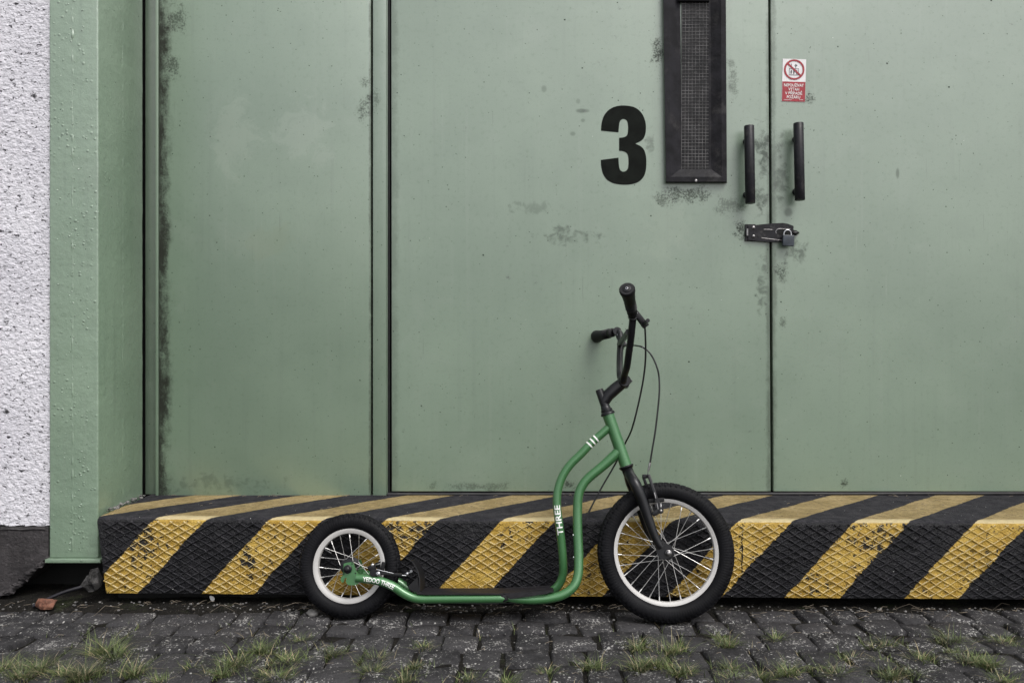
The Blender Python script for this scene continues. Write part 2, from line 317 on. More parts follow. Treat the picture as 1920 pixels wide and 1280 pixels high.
    M['twig'] = simple('pale_debris', (0.17, 0.14, 0.105), 0.8, 0, 0.45, 40)
    M['pebble'] = simple('grit_stone', (0.12, 0.116, 0.112), 0.85, 0, 0.6, 30)
    M['flake'] = simple('white_flake', (0.75, 0.74, 0.73), 0.7, 0, 0.1, 60)
    M['cable'] = simple('cable_sheath', (0.010, 0.010, 0.011), 0.35, 0, 0.1, 40)
build_materials()

# ------------------------------------------------------------------ mesh helpers
def link(name, bm_or_me, mat, parent=None, smooth=35):
    if isinstance(bm_or_me, bmesh.types.BMesh):
        me = bpy.data.meshes.new(name); bmesh.ops.recalc_face_normals(bm_or_me, faces=bm_or_me.faces)
        bm_or_me.to_mesh(me); bm_or_me.free()
    else: me = bm_or_me
    for m_ in (mat if isinstance(mat, (list, tuple)) else [mat]): me.materials.append(m_)
    if smooth is not None:
        me.shade_smooth(); me.set_sharp_from_angle(angle=R(smooth))
    o = bpy.data.objects.new(name, me); C.objects.link(o)
    if parent: o.parent = parent
    return o
def root(name, label, cat, loc=(0, 0, 0), group=None, kind=None):
    o = bpy.data.objects.new(name, None); C.objects.link(o); o.location = loc; o.empty_display_size = 0.1
    tag(o, label, cat, group, kind); return o
def tag(o, label=None, cat=None, group=None, kind=None):
    if label: o['label'] = label
    if cat: o['category'] = cat
    if group: o['group'] = group
    if kind: o['kind'] = kind
    return o
def shift(o):
    """mesh was written in world coordinates: keep it there under a located, unrotated parent"""
    o.data.transform(Matrix.Translation(-o.parent.matrix_world.translation if False else -Vector(o.parent.location))); return o
def box(bm, x0, x1, y0, y1, z0, z1, bev=0.0, seg=2):
    vs_ = [bm.verts.new(p) for p in ((x0, y0, z0), (x1, y0, z0), (x1, y1, z0), (x0, y1, z0), (x0, y0, z1), (x1, y0, z1), (x1, y1, z1), (x0, y1, z1))]
    fs = [bm.faces.new([vs_[i] for i in f]) for f in ((0, 3, 2, 1), (4, 5, 6, 7), (0, 1, 5, 4), (1, 2, 6, 5), (2, 3, 7, 6), (3, 0, 4, 7))]
    if bev:
        es = list({e for f in fs for e in f.edges})
        bmesh.ops.bevel(bm, geom=es, offset=bev, segments=seg, affect='EDGES', profile=0.6)
    return bm
def obox(bm, c, ax, ay, az, hx, hy, hz, bev=0.0):
    c = Vector(c); ax, ay, az = Vector(ax).normalized(), Vector(ay).normalized(), Vector(az).normalized()
    b2 = bmesh.new(); box(b2, -hx, hx, -hy, hy, -hz, hz, bev)
    mt = Matrix((ax, ay, az)).transposed().to_4x4(); mt.translation = c
    b2.transform(mt); me = bpy.data.meshes.new('t'); b2.to_mesh(me); b2.free(); bm.from_mesh(me); bpy.data.meshes.remove(me)
    return bm
def catmull(pts, n=8):
    pts = [Vector(p) for p in pts]
    P = [pts[0] * 2 - pts[1]] + pts + [pts[-1] * 2 - pts[-2]]
    out = []
    for i in range(1, len(P) - 2):
        for k in range(n):
            t = k / n
            out.append(0.5 * ((2 * P[i]) + (P[i + 1] - P[i - 1]) * t + (2 * P[i - 1] - 5 * P[i] + 4 * P[i + 1] - P[i + 2]) * t * t + (3 * P[i] - P[i - 1] - 3 * P[i + 1] + P[i + 2]) * t ** 3))
    out.append(pts[-1]); return out
def lerp_list(v, m):
    out = []
    for i in range(m):
        t = i / (m - 1) * (len(v) - 1); k = min(int(t), len(v) - 2); out.append(v[k] * (1 - (t - k)) + v[k + 1] * (t - k))
    return out
def tube(bm, pts, r, n=12, cap=True, flat=None):
    pts = [Vector(p) for p in pts]; m = len(pts)
    rr = lerp_list(r, m) if isinstance(r, (list, tuple)) else [r] * m
    fl = lerp_list(flat, m) if flat else [1.0] * m
    tg = [(pts[min(i + 1, m - 1)] - pts[max(i - 1, 0)]).normalized() for i in range(m)]
    up = Vector((0, 1, 0)) if abs(tg[0].y) < 0.9 else Vector((0, 0, 1))
    a = (up - tg[0] * up.dot(tg[0])).normalized(); rings = []
    for i in range(m):
        if i:
            q = tg[i - 1].rotation_difference(tg[i]); a = q @ a; a = (a - tg[i] * a.dot(tg[i])).normalized()
        b = tg[i].cross(a)
        rings.append([bm.verts.new(pts[i] + a * (math.cos(2 * math.pi * k / n) * rr[i] * fl[i]) + b * (math.sin(2 * math.pi * k / n) * rr[i])) for k in range(n)])
    for i in range(m - 1):
        for k in range(n):
            bm.faces.new((rings[i][k], rings[i][(k + 1) % n], rings[i + 1][(k + 1) % n], rings[i + 1][k]))
    if cap:
        bm.faces.new(rings[0][::-1]); bm.faces.new(rings[-1])
    return bm
def lathe(bm, prof, c, ax, n=24, closed=False):
    """prof: [(distance along axis, radius)]"""
    c = Vector(c); ax = Vector(ax).normalized()
    up = Vector((0, 0, 1)) if abs(ax.z) < 0.9 else Vector((1, 0, 0))
    a = (up - ax * up.dot(ax)).normalized(); b = ax.cross(a); rings = []
    for (t, r) in prof:
        rings.append([bm.verts.new(c + ax * t + a * (math.cos(2 * math.pi * k / n) * r) + b * (math.sin(2 * math.pi * k / n) * r)) for k in range(n)])
    m = len(rings)
    for i in range(m if closed else m - 1):
        A, B = rings[i], rings[(i + 1) % m]
        for k in range(n): bm.faces.new((A[k], A[(k + 1) % n], B[(k + 1) % n], B[k]))
    if not closed:
        bm.faces.new(rings[0][::-1]); bm.faces.new(rings[-1])
    return bm
def prism(bm, poly, d):
    """poly: list of Vectors in a plane, d: extrusion vector"""
    d = Vector(d); A = [bm.verts.new(p) for p in poly]; B = [bm.verts.new(Vector(p) + d) for p in poly]
    bm.faces.new(A); bm.faces.new(B[::-1])
    for i in range(len(A)):
        j = (i + 1) % len(A); bm.faces.new((A[j], A[i], B[i], B[j]))
    return bm
def rock(bm, c, rx, ry, rz, sub=2, amp=0.35, seed=0):
    r = bmesh.ops.create_icosphere(bm, subdivisions=sub, radius=1.0)
    for v in r['verts']:
        k = 1 + amp * noise.noise(v.co * 1.4 + Vector((seed, seed * 1.7, 0))) + amp * 0.5 * noise.noise(v.co * 3.1 + Vector((seed, 0, 9)))
        p = v.co * k; p.z = max(p.z, -0.75)
        v.co = Vector(c) + Vector((p.x * rx, p.y * ry, p.z * rz))
    return bm
def text_mesh(body, size, offset=0.0, res=4):
    cu = bpy.data.curves.new('t', 'FONT'); cu.body = body; cu.size = size; cu.offset = offset; cu.resolution_u = res
    cu.align_x = 'CENTER'; cu.align_y = 'CENTER'
    o = bpy.data.objects.new('t', cu); C.objects.link(o)
    dg = bpy.context.evaluated_depsgraph_get(); me = bpy.data.meshes.new_from_object(o.evaluated_get(dg))
    bpy.data.objects.remove(o); bpy.data.curves.remove(cu)
    return me

# ================================================================== SETTING
bm = bmesh.new()
box(bm, -40, 40, -40, 40, -0.3, -0.035)
tag(link('ground', bm, M['ground'], smooth=None), 'dark paved yard around the cobbles', kind='structure')

# soil bed of the pavement with the cobbles as its parts
bm = bmesh.new()
nx, ny = 260, 75
X0, X1, Y0, Y1 = -2.6, 2.6, -1.42, -0.02
grid = [[None] * (nx + 1) for _ in range(ny + 1)]
for j in range(ny + 1):
    for i in range(nx + 1):
        x = X0 + (X1 - X0) * i / nx; y = Y0 + (Y1 - Y0) * j / ny
        z = -0.0115 + 0.008 * noise.noise(Vector((x * 9, y * 9, 0))) + 0.005 * noise.noise(Vector((x * 31, y * 31, 3)))
        if y > -0.41: z += 0.010 * min(1, (y + 0.41) / 0.05)
        grid[j][i] = bm.verts.new((x, y, z))
for j in range(ny):
    for i in range(nx): bm.faces.new((grid[j][i], grid[j][i + 1], grid[j + 1][i + 1], grid[j + 1][i]))
pavement = tag(link('pavement', bm, M['soil'], smooth=80), 'old dark cobbled pavement with mossy earth joints', kind='structure')

def cobble_mesh(seed, sx, sy):
    rnd = random.Random(seed); b = bmesh.new()
    n = 5; g = []
    jit = [(rnd.uniform(-.10, .10), rnd.uniform(-.10, .10)) for _ in range(4)]
    tilt = (rnd.uniform(-.05, .05), rnd.uniform(-.06, .06))
    for j in range(n):
        row = []
        for i in range(n):
            u = (-1, -.88, 0, .88, 1)[i]; v = (-1, -.87, 0, .87, 1)[j]
            cu = (u + 1) / 2; cv = (v + 1) / 2
            jx = (jit[0][0] * (1 - cu) + jit[1][0] * cu) * (1 - cv) + (jit[2][0] * (1 - cu) + jit[3][0] * cu) * cv
            jy = (jit[0][1] * (1 - cu) + jit[1][1] * cu) * (1 - cv) + (jit[2][1] * (1 - cu) + jit[3][1] * cu) * cv
            e = max(abs(u), abs(v)); rc = abs(u) > .9 and abs(v) > .9
            x = (u * (0.93 if rc else 1) + jx + rnd.uniform(-.035, .035)) * sx / 2; y = (v * (0.93 if rc else 1) + jy + rnd.uniform(-.035, .035)) * sy / 2
            z = (0.0 if e < .5 else -0.0010 if e < .9 else -0.0065) + rnd.uniform(-.0026, .0026) + tilt[0] * x + tilt[1] * y
            row.append(b.verts.new((x, y, z)))
        g.append(row)
    for j in range(n - 1):
        for i in range(n - 1): b.faces.new((g[j][i], g[j][i + 1], g[j + 1][i + 1], g[j + 1][i]))
    ring = g[0] + [g[j][-1] for j in range(1, n)] + g[-1][-2::-1] + [g[j][0] for j in range(n - 2, 0, -1)]
    low = [b.verts.new((v.co.x * 1.01, v.co.y * 1.01, -0.06)) for v in ring]
    for k in range(len(ring)):
        l = (k + 1) % len(ring); b.faces.new((ring[l], ring[k], low[k], low[l]))
    me = bpy.data.meshes.new('cobblestone'); bmesh.ops.recalc_face_normals(b, faces=b.faces); b.to_mesh(me); b.free()
    me.materials.append(M['cobble']); me.shade_smooth(); me.set_sharp_from_angle(angle=R(60)); return me
cob = [(cobble_mesh(100 + k, 1.0, 1.0)) for k in range(1)]
meshes = {}
stones = []
rnd = random.Random(21)
y = -0.398; row = 0
while y > -1.34:
    dep = rnd.choice((0.082, 0.09, 0.097, 0.104))
    x = -2.5 + rnd.uniform(0, 0.1)
    while x < 2.5:
        wd = rnd.choice((0.085, 0.095, 0.105, 0.115, 0.13))
        cx = x + wd / 2; cy = y - dep / 2 + 0.012 * math.sin(cx * 2.1 + row * .4) + rnd.uniform(-.005, .005)
        stones.append((cx, cy, wd, dep, rnd.uniform(-.06, .06), rnd.uniform(-.007, .004), rnd.randrange(6)))
        x += wd + rnd.uniform(0.004, 0.011)
    y -= dep + 0.006; row += 1
stones.sort(key=lambda s: (abs(s[0]) > 1.72) * 10 + (s[1] < -1.02) * 10 + math.hypot(s[0], s[1] + DD))
rest = bmesh.new()
for k, (cx, cy, wd, dep, rz, dz, var) in enumerate(stones):
    key = (wd, dep, var)
    if key not in meshes: meshes[key] = cobble_mesh(hash(key) % 9999 if False else int(wd * 1e4) + int(dep * 1e5) + var * 131, wd, dep)
    if k < 290:
        o = bpy.data.objects.new('cobblestone', meshes[key]); C.objects.link(o); o.parent = pavement
        o.location = (cx, cy, dz); o.rotation_euler = (rnd.uniform(-.03, .03), rnd.uniform(-.03, .03), rz)
    else:
        t = meshes[key].copy(); t.transform(Matrix.Translation((cx, cy, dz)) @ Matrix.Rotation(rz, 4, 'Z')); rest.from_mesh(t); bpy.data.meshes.remove(t)
o = link('cobble_field', rest, M['cobble'], pavement, 60); o['kind'] = 'stuff'

# ---- rendered wall of the building on the left
YW = -0.276
wall = root('plastered_wall', 'white roughcast plaster wall with dark plinth at left of the green pillar', 'wall', (-1.9, YW, 0))
def wall_sheet(x0, x1, z0, z1, yy, step, amp, mat, name, depth=0.2, ragged=0.0):
    b = bmesh.new(); nx = max(2, int((x1 - x0) / step)); nz = max(2, int((z1 - z0) / step)); g = []
    for j in range(nz + 1):
        r_ = []
        for i in range(nx + 1):
            x = x0 + (x1 - x0) * i / nx; z = z0 + (z1 - z0) * j / nz
            d = amp * (noise.noise(Vector((x * 70, 0, z * 105))) + 0.8 * noise.noise(Vector((x * 150, 5, z * 190)))) if amp else 0
            if j in (0, nz) : z += ragged * noise.noise(Vector((x * 40, 2, z)))
            r_.append(b.verts.new((x, yy - d, z)))
        g.append(r_)
    for j in range(nz):
        for i in range(nx): b.faces.new((g[j][i], g[j][i + 1], g[j + 1][i + 1], g[j + 1][i]))
    ring = g[0] + [g[j][-1] for j in range(1, nz + 1)] + g[-1][-2::-1] + [g[j][0] for j in range(nz - 1, 0, -1)]
    bk = [b.verts.new((v.co.x, yy + depth, v.co.z)) for v in ring]
    for k in range(len(ring)):
        l = (k + 1) % len(ring); b.faces.new((ring[l], ring[k], bk[k], bk[l]))
    return shift(link(name, b, mat, wall, 70))
ZP = PY(0, 985, YW).z
XP = PY(91, 800, YW).x + 0.004
wall_sheet(-2.02, XP, ZP, 2.35, YW, 0.0052, 0.0028, M['plaster'], 'plaster', ragged=0.006)
b = bmesh.new(); box(b, -3.6, -2.021, YW, YW + 0.2, ZP, 3.6); box(b, -2.0205, XP, YW, YW + 0.2, 2.3505, 3.6); shift(link('plaster_field', b, M['plaster'], wall, None))
# dark plinth with its broken lower corner
pl = [(-3.6, -0.03), (PY(-40, 1130, YW).x, -0.03)]
for px, py in ((2, 1112), (22, 1104), (38, 1092), (52, 1078), (64, 1066), (76, 1056), (84, 1049)):
    v = PY(px, py, YW); pl.append((v.x, v.z + random.uniform(-.004, .004)))
pl += [(XP - 0.002, PY(90, 1044, YW).z), (XP - 0.002, ZP - 0.003), (-3.6, ZP - 0.003)]
b = bmesh.new(); prism(b, [Vector((x, YW - 0.004, z)) for x, z in pl], (0, 0.2, 0)); shift(link('plinth', b, M['plinth'], wall, 40))
b = bmesh.new()      # ridge of old mortar along the top of the plinth
tube(b, [Vector((x * 0.01, YW - 0.004 + 0.002 * noise.noise(Vector((x * .3, 0, 0))), ZP - 0.010 + 0.003 * noise.noise(Vector((x * .21, 4, 0))))) for x in range(-200, int(XP * 100) - 1)], 0.004, 6)
shift(link('mortar_ridge', b, M['plinth'], wall, 60))
# footing closing the hole under the pillar, shade put in by near-black colour
b = bmesh.new(); box(b, -2.0, -1.33, -0.14, 0.3, -0.05, 0.118); shift(link('footing', b, M['void'], wall, None))
b = bmesh.new()      # crumbled edge along the broken corner
ed = [Vector((x, YW - 0.004, z)) for x, z in pl[1:10]]; ep = catmull(ed, 6)
for i_, p_ in enumerate(ep):
    k_ = i_ / len(ep); rock(b, p_ + Vector((0, random.uniform(-.004, .004), random.uniform(-.004, .002))), random.uniform(.009, .017) * (1.3 - .6 * k_), .012, random.uniform(.005, .010) * (1.3 - .6 * k_), 1, .5, i_ * 1.7)
shift(link('crumbled_edge', b, M['plinth'], wall, 60))

# ---- steel pillar at the left of the doorway
YPF = -0.29
PX0 = PY(92, 640, YPF).x; PX1 = PY(184, 640, YPF).x
ZB = PY(0, 1046, YPF).z
pil = root('steel_pillar', 'green painted steel pillar with blistered paint between plaster wall and door panel', 'pillar', (PX0, YPF, ZB))
def slab(x0, x1, y0, y1, z0, z1, step, amp, bev):
    """box with a slightly uneven, hand painted surface"""
    b = bmesh.new(); box(b, x0, x1, y0, y1, z0, z1, bev, 3)
    es = [e for e in b.edges if abs(e.verts[0].co.z - e.verts[1].co.z) > 0.5]
    bmesh.ops.subdivide_edges(b, edges=es, cuts=int((z1 - z0) / step), use_grid_fill=True)
    for v in b.verts:
        v.co.x += amp * noise.noise(Vector((v.co.y * 3, 1, v.co.z * 14))) ; v.co.y += amp * noise.noise(Vector((v.co.x * 3, 7, v.co.z * 14)))
    return b
b = slab(PX0, PX1, YPF, 0.004, ZB + 0.0005, 3.6, 0.02, 0.0012, 0.006); shift(link('column', b, M['pillar'], pil, 50))
# weld bead down the face, a second seam down the reveal
rnd = random.Random(5); b = bmesh.new()
xs = PY(136, 640, YPF).x; z = ZB + 0.02
pts, rr = [], []
while z < 2.6:
    pts.append(Vector((xs + 0.003 * noise.noise(Vector((0, 0, z * 9))), YPF + 0.0020, z))); rr.append(0.0022 + 0.0050 * max(0, noise.noise(Vector((3, 0, z * 26)))) + 0.0034 * max(0, noise.noise(Vector((8, 0, z * 60))))); z += 0.008
tube(b, pts, rr, 8)
for k in range(220):
    zz = rnd.uniform(ZB + .02, 2.3); xx = xs + rnd.gauss(0, 0.022) if rnd.random() < .7 else rnd.uniform(PX0 + .01, PX1 - .01); s_ = rnd.uniform(.0010, .0028)
    rock(b, (xx, YPF, zz), s_ * 1.3, s_ * .8, s_, 1, .4, k)
shift(link('weld_seam', b, M['pillar'], pil, 60))
b = bmesh.new(); ys = YPF + 0.155; z = ZB + 0.17; pts = []; rr = []
while z < 2.6:
    pts.append(Vector((PX1 - 0.0016, ys + 0.0015 * noise.noise(Vector((0, 2, z * 7))), z))); rr.append(0.002 + 0.0012 * noise.noise(Vector((3, 9, z * 30)))); z += 0.01
tube(b, pts, rr, 8); shift(link('reveal_seam', b, M['pillar'], pil, 60))
b = bmesh.new(); v0 = PY(84, 1050, YPF - .012); v1 = PY(188, 1050, YPF - .012)
box(b, v0.x, v1.x, YPF - 0.012, -0.02, ZB - 0.012, ZB, 0.002); shift(link('base_plate', b, M['pillar'], pil, 40))

# ---- fixed door frame
ZT = 3.0
ZPAN = PY(0, 932, 0).z
ZLEAF = PY(0, 921, 0).z
ZSTEP = 0.2745
fr = root('door_frame', 'green steel door frame with channel strip, post, black seal and sill', 'door frame', (-0.45, 0, ZSTEP))
def fpart(name, mat, px0, px1, y0, y1, z0, z1, bev=0.001, parent=fr):
    b = bmesh.new(); box(b, PY(px0, 640, y0).x, PY(px1, 640, y0).x, y0, y1, z0, z1, bev); return shift(link(name, b, mat, parent, 40))
b = bmesh.new(); box(b, PX0 - 0.3, 2.6, 0.075, 0.12, ZSTEP - 0.2, ZT + 0.6); shift(link('backing', b, M['void'], fr, None))  # near-black sheet, shade of the seams painted as its colour
fpart('channel', M['channel'], 272.6, 292, 0.022, 0.06, ZSTEP, ZT)
fpart('edge_strip', M['frame'], 291.5, 296.5, -0.004, 0.06, ZSTEP, ZT, 0.0015)
fpart('post', M['frame'], 699, 724, 0.0, 0.06, ZPAN - 0.004, ZT, 0.002)
fpart('post_lip', M['frame'], 724.6, 726.6, 0.010, 0.06, ZPAN - 0.004, ZT, 0.0008)
b = bmesh.new(); xx = PY(729.4, 640, 0.014).x; tube(b, [(xx, 0.016, ZSTEP + .005), (xx, 0.016, 1.6), (xx, 0.016, ZT)], 0.0035, 8); shift(link('seal', b, M['rubber'], fr, 60))
b = bmesh.new(); zs = PY(0, 926.5, 0.0).z; tube(b, [(PY(726, 0, 0).x, 0.004, zs), (0.4, 0.004, zs), (2.35, 0.004, zs + 0.004)], 0.0065, 10); shift(link('sill_seal', b, M['rubber'], fr, 60))
b = bmesh.new(); box(b, PY(725, 0, 0).x, 2.36, 0.008, 0.06, ZSTEP - 0.01, zs - 0.002); shift(link('sill', b, M['rubber'], fr, 40))
fpart('post', M['frame'], 2158, 2186, 0.0, 0.06, ZLEAF - 0.004, ZT, 0.002)
# right-hand jamb and lintel close the opening outside the picture
b = bmesh.new(); box(b, 2.42, 2.6, -0.29, 0.07, ZSTEP + 0.003, 3.6); shift(link('jamb', b, M['frame'], fr, 40))

sp_ = root('steel_panel', 'fixed green steel panel with grimy left edge beside the numbered door', 'panel', PY(300, 932, 0))
fpart('sheet', M['panel'], 298.5, 695.4, 0.0, 0.05, ZPAN, ZT, 0.0015, sp_)

GROUP = 'double doors behind the step'
la = root('steel_door', 'green steel door leaf painted with a black 3 and with a narrow window', 'door', PY(735, 921, 0), GROUP)
lb = root('steel_door', 'green steel door leaf carrying the red and white warning sticker', 'door', PY(1448, 921, 0), GROUP)
def leaf_sheet(mat, parent, c):
    x0t, x0b, x1t, x1b = c
    b = bmesh.new()
    poly = [PY(x0b, 921, 0), PY(x1b, 921, 0)]; poly[0].z = poly[1].z = ZLEAF
    t0 = (ZT - ZLEAF) / (PY(0, 0, 0).z - ZLEAF)
    a0 = PY(x0b + (x0t - x0b) * t0, 0, 0).x; a1 = PY(x1b + (x1t - x1b) * t0, 0, 0).x
    poly += [Vector((a1, 0, ZT)), Vector((a0, 0, ZT))]
    prism(b, poly, (0, 0.05, 0)); bmesh.ops.bevel(b, geom=b.edges[:], offset=0.0018, segments=2, affect='EDGES')
    return shift(link('door_skin', b, mat, parent, 40))
leaf_sheet(M['leaf_a'], la, (733.5, 734.5, 1440.6, 1445.2))
leaf_sheet(M['leaf_b'], lb, (1445.0, 1450.2, 2157, 2157))

# painted numeral
three = [(120,628,1),(122,590,0),(135,550,0),(165,520,0),(205,507,0),(245,507,0),(285,515,0),(315,540,0),(332,575,0),(337,612,0),(333,650,0),(318,675,0),(285,690,1),(318,705,0),(335,735,0),(339,785,0),(334,830,0),(320,858,0),(295,878,0),(255,887,0),(215,887,0),(175,880,0),(145,862,0),(127,832,0),(120,795,0),(119,768,1),(204,757,1),(206,800,0),(213,820,0),(229,826,0),(245,818,0),(252,800,0),(252,755,0),(245,735,0),(228,726,0),(207,724,1),(207,662,1),(230,660,0),(245,652,0),(250,632,0),(250,597,0),(244,578,0),(229,570,0),(214,576,0),(207,594,0),(204,636,1)]
def chaikin(p):
    out = []
    for i in range(len(p)):
        a, b_, c_ = p[i - 1], p[i], p[(i + 1) % len(p)]
        if b_[2]: out.append(b_)
        else:
            out.append((b_[0] * .75 + a[0] * .25, b_[1] * .75 + a[1] * .25, 0)); out.append((b_[0] * .75 + c_[0] * .25, b_[1] * .75 + c_[1] * .25, 0))
    return out
t3 = chaikin(chaikin(three))
from mathutils.geometry import tessellate_polygon
p3 = [PY(1080 + x / 2.56, y / 2.56, -0.0008) for x, y, _ in t3]
b = bmesh.new(); vv = [b.verts.new(p) for p in p3]
for tri in tessellate_polygon([[Vector((p.x, p.z, 0)) for p in p3]]):
    f = b.faces.new([vv[i] for i in tri]); f.normal_update()
    if f.normal.y > 0: f.normal_flip()
me3 = bpy.data.meshes.new('numeral'); b.to_mesh(me3); b.free()
shift(link('numeral', me3, M['numeral'], la, None))

# window with deep bezel, wired glass
WZ = 2.62
def wpx(pxt, pxb, z, y):
    zt = PY(0, 0, 0).z; zb = PY(0, 345, 0).z; t = (z - zb) / (zt - zb); return PY(pxb + (pxt - pxb) * t, 0, y).x
ZW0 = PY(0, 343, 0).z; ZL = PY(0, 334, 0).z; ZG = PY(0, 318, 0).z
win = bmesh.new()
yo, yi = -0.020, -0.0045
def wrow(z, side):
    """frame profile on one side: outer wall, outer rim, sloped reveal, inner lip"""
    if side < 0: xs_ = [(1243.5, 1248.5, 0.0), (1243.8, 1248.8, yo), (1253, 1258, yo), (1270, 1275, yi), (1275, 1279.5, yi)]
    else: xs_ = [(1361, 1363, 0.0), (1360.7, 1362.7, yo), (1352, 1353.5, yo), (1332, 1333.5, yi), (1327, 1328, yi)]
    return [Vector((wpx(a, c_, z, y_), y_ - 0.0005, z)) for a, c_, y_ in xs_]
for side in (-1, 1):
    A = [win.verts.new(p) for p in wrow(WZ, side)]; Bm = [win.verts.new(p) for p in wrow(ZG, side)]
    for k in range(4): win.faces.new((A[k], A[k + 1], Bm[k + 1], Bm[k]))
    # lower part down to the bottom lip
    lowz = [ZW0, ZW0, ZL, ZG, ZG]
    Cc = [win.verts.new(Vector((wrow(lowz[k], side)[k].x, wrow(lowz[k], side)[k].y, lowz[k]))) for k in range(3)]
    win.faces.new((Bm[0], Bm[1], Cc[1], Cc[0])); win.faces.new((Bm[1], Bm[2], Cc[2], Cc[1])); win.faces.new((Bm[2], Bm[3], Cc[2]))
    if side < 0: Lc, Lb = Cc, Bm
    else:
        win.faces.new((Lc[0], Lc[1], Cc[1], Cc[0])); win.faces.new((Lc[1], Lc[2], Cc[2], Cc[1]))
        # sloping bottom of the reveal
        win.faces.new((Lc[2], Cc[2], Bm[3], Lb[3])); win.faces.new((Lb[3], Bm[3], Bm[4], Lb[4]))
bmesh.ops.remove_doubles(win, verts=win.verts[:], dist=1e-5)
wframe = shift(link('window', win, M['bezel'], la, 20))
def wsub(name, b, mat, sm=30):
    o = link(name, b, mat, None, sm); o.parent = wframe; o.data.transform(Matrix.Translation(-Vector(la.location))); return o
b = bmesh.new(); box(b, wpx(1274, 1278, ZG, 0.003), wpx(1328, 1329, ZG, 0.003), 0.0, 0.0025, ZG - 0.004, WZ); 
for v in b.verts: v.co.y -= 0.0045
wsub('pane', b, M['glass'])
b = bmesh.new(); xa, xb = wpx(1275, 1279, 1.75, 0), wpx(1327, 1328.5, 1.75, 0)
k = 0; x = xa
rnd = random.Random(3)
while x < xb:
    tube(b, [(x + 0.003, -0.0052, WZ), (x + 0.0025 + rnd.uniform(-.001, .001), -0.0052, 2.0), (x + rnd.uniform(-.001, .001), -0.0052, ZG)], 0.00075, 4, False); x += 0.0126
z = ZG + 0.006
while z < WZ:
    tube(b, [(xa, -0.0058, z + rnd.uniform(-.0012, .0012)), (xb, -0.0058, z + rnd.uniform(-.0012, .0012))], 0.00075, 4, False); z += 0.0126
wsub('wire_mesh', b, M['wire'])
v = PY(1305, 339, -0.0205); b = bmesh.new(); lathe(b, [(0, 0.005), (0.0015, 0.0048), (0.0024, 0.003), (0.0012, 0.0022)], v, (0, -1, 0), 12); wsub('screw', b, M['dull_steel'])
v0, v1 = PY(1271, 3, -0.01), PY(1330, 3, -0.01)
b = bmesh.new(); box(b, v0.x, v1.x, -0.019, -0.003, v0.z - 0.001, v0.z + 0.05, 0.002); wsub('crossbar', b, M['bezel'])

# pull handles
def handle(parent, pt, pb, rad_px, posts, pdx):
    yh = -0.045
    a = PY(*pt, yh); c_ = PY(*pb, yh); ax = (c_ - a)
    L_ = ax.length; b = bmesh.new(); r_ = rad_px * (DD + yh) / F
    lathe(b, [(0, r_ * .93), (0.0015, r_), (L_ - 0.0015, r_), (L_, r_ * .93)], a, ax, 24)
    o = shift(link('pull_handle', b, M['black_paint'], parent, 40))
    for py in posts:
        b = bmesh.new(); q = PY(pdx, py, 0.0); t_ = a + ax * ((q.z - a.z) / ax.z if ax.z else 0)
        lathe(b, [(0, 0.013), (0.004, 0.013), (0.004, 0.0105), (0.046, 0.0105)], Vector((q.x, 0.0005, q.z)), (0, -1, 0), 16)
        s_ = link('standoff', b, M['black_paint'], None, 40); s_.parent = o; s_.data.transform(Matrix.Translation(-Vector(parent.location)))
    return o
handle(la, (1404.5, 236), (1406.8, 381.5), 9.2, (266, 366), 1399.5)
handle(lb, (1497, 231), (1499.8, 375.5), 9.2, (262, 360), 1492)

# hasp on the left leaf
def hp(x, y): return (1380 + x / 4.57, 210 + y / 4.57)
YH = -0.010
b = bmesh.new(); prism(b, [PY(*hp(x, y), -0.006) for x, y in ((80, 962), (168, 962), (168, 1108), (80, 1104))], (0, 0.0055, 0))
hasp = shift(link('hasp', b, M['hasp'], la, 30))
def hsub(name, b, mat=None, sm=30):
    o = link(name, b, mat or M['hasp'], None, sm); o.parent = hasp; o.data.transform(Matrix.Translation(-Vector(la.location))); return o
b = bmesh.new()
prism(b, [PY(*hp(x, y), YH) for x, y in ((104, 974), (170, 968), (300, 955), (400, 950), (440, 956), (494, 976), (496, 1092), (440, 1108), (390, 1112), (260, 1112), (170, 1104), (104, 1100))], (0, 0.0035, 0))
bmesh.ops.bevel(b, geom=b.edges[:], offset=0.001, segments=2, affect='EDGES'); hsub('strap', b)
b = bmesh.new()
for (x0, y0, x1, y1) in ((238, 1006, 312, 1008), (218, 1079, 392, 1100)):
    p0, p1 = PY(*hp(x0, y0), YH), PY(*hp(x1, y1), YH); tube(b, [p0, (p0 + p1) / 2, p1], 0.0013, 8)
tube(b, [PY(*hp(x, y), YH) for x, y in ((345, 1042), (340, 1022), (352, 1006), (372, 1000), (462, 1003))], 0.0014, 8)
hsub('pressed_rib', b, M['dull_steel'], 60)
b = bmesh.new(); prism(b, [PY(*hp(x, y), YH - .0006) for x, y in ((352, 1020), (372, 1010), (462, 1012), (462, 1048), (372, 1050), (352, 1040))], (0, 0.001, 0)); hsub('slot', b, M['void'])
for (x, y) in ((150, 990), (150, 1065)):
    b = bmesh.new(); q = PY(*hp(x, y), YH); lathe(b, [(0, .0062), (.0018, .0058), (.0034, .004), (.0042, .0015)], q, (0, -1, 0), 14); hsub('rivet', b, M['dull_steel'])
b = bmesh.new(); p0, p1 = PY(*hp(96, 1000), -0.009), PY(*hp(96, 1060), -0.009); tube(b, [p0, (p0 + p1) / 2, p1], 0.0042, 10); hsub('hinge_pin', b, M['dull_steel'], 50)
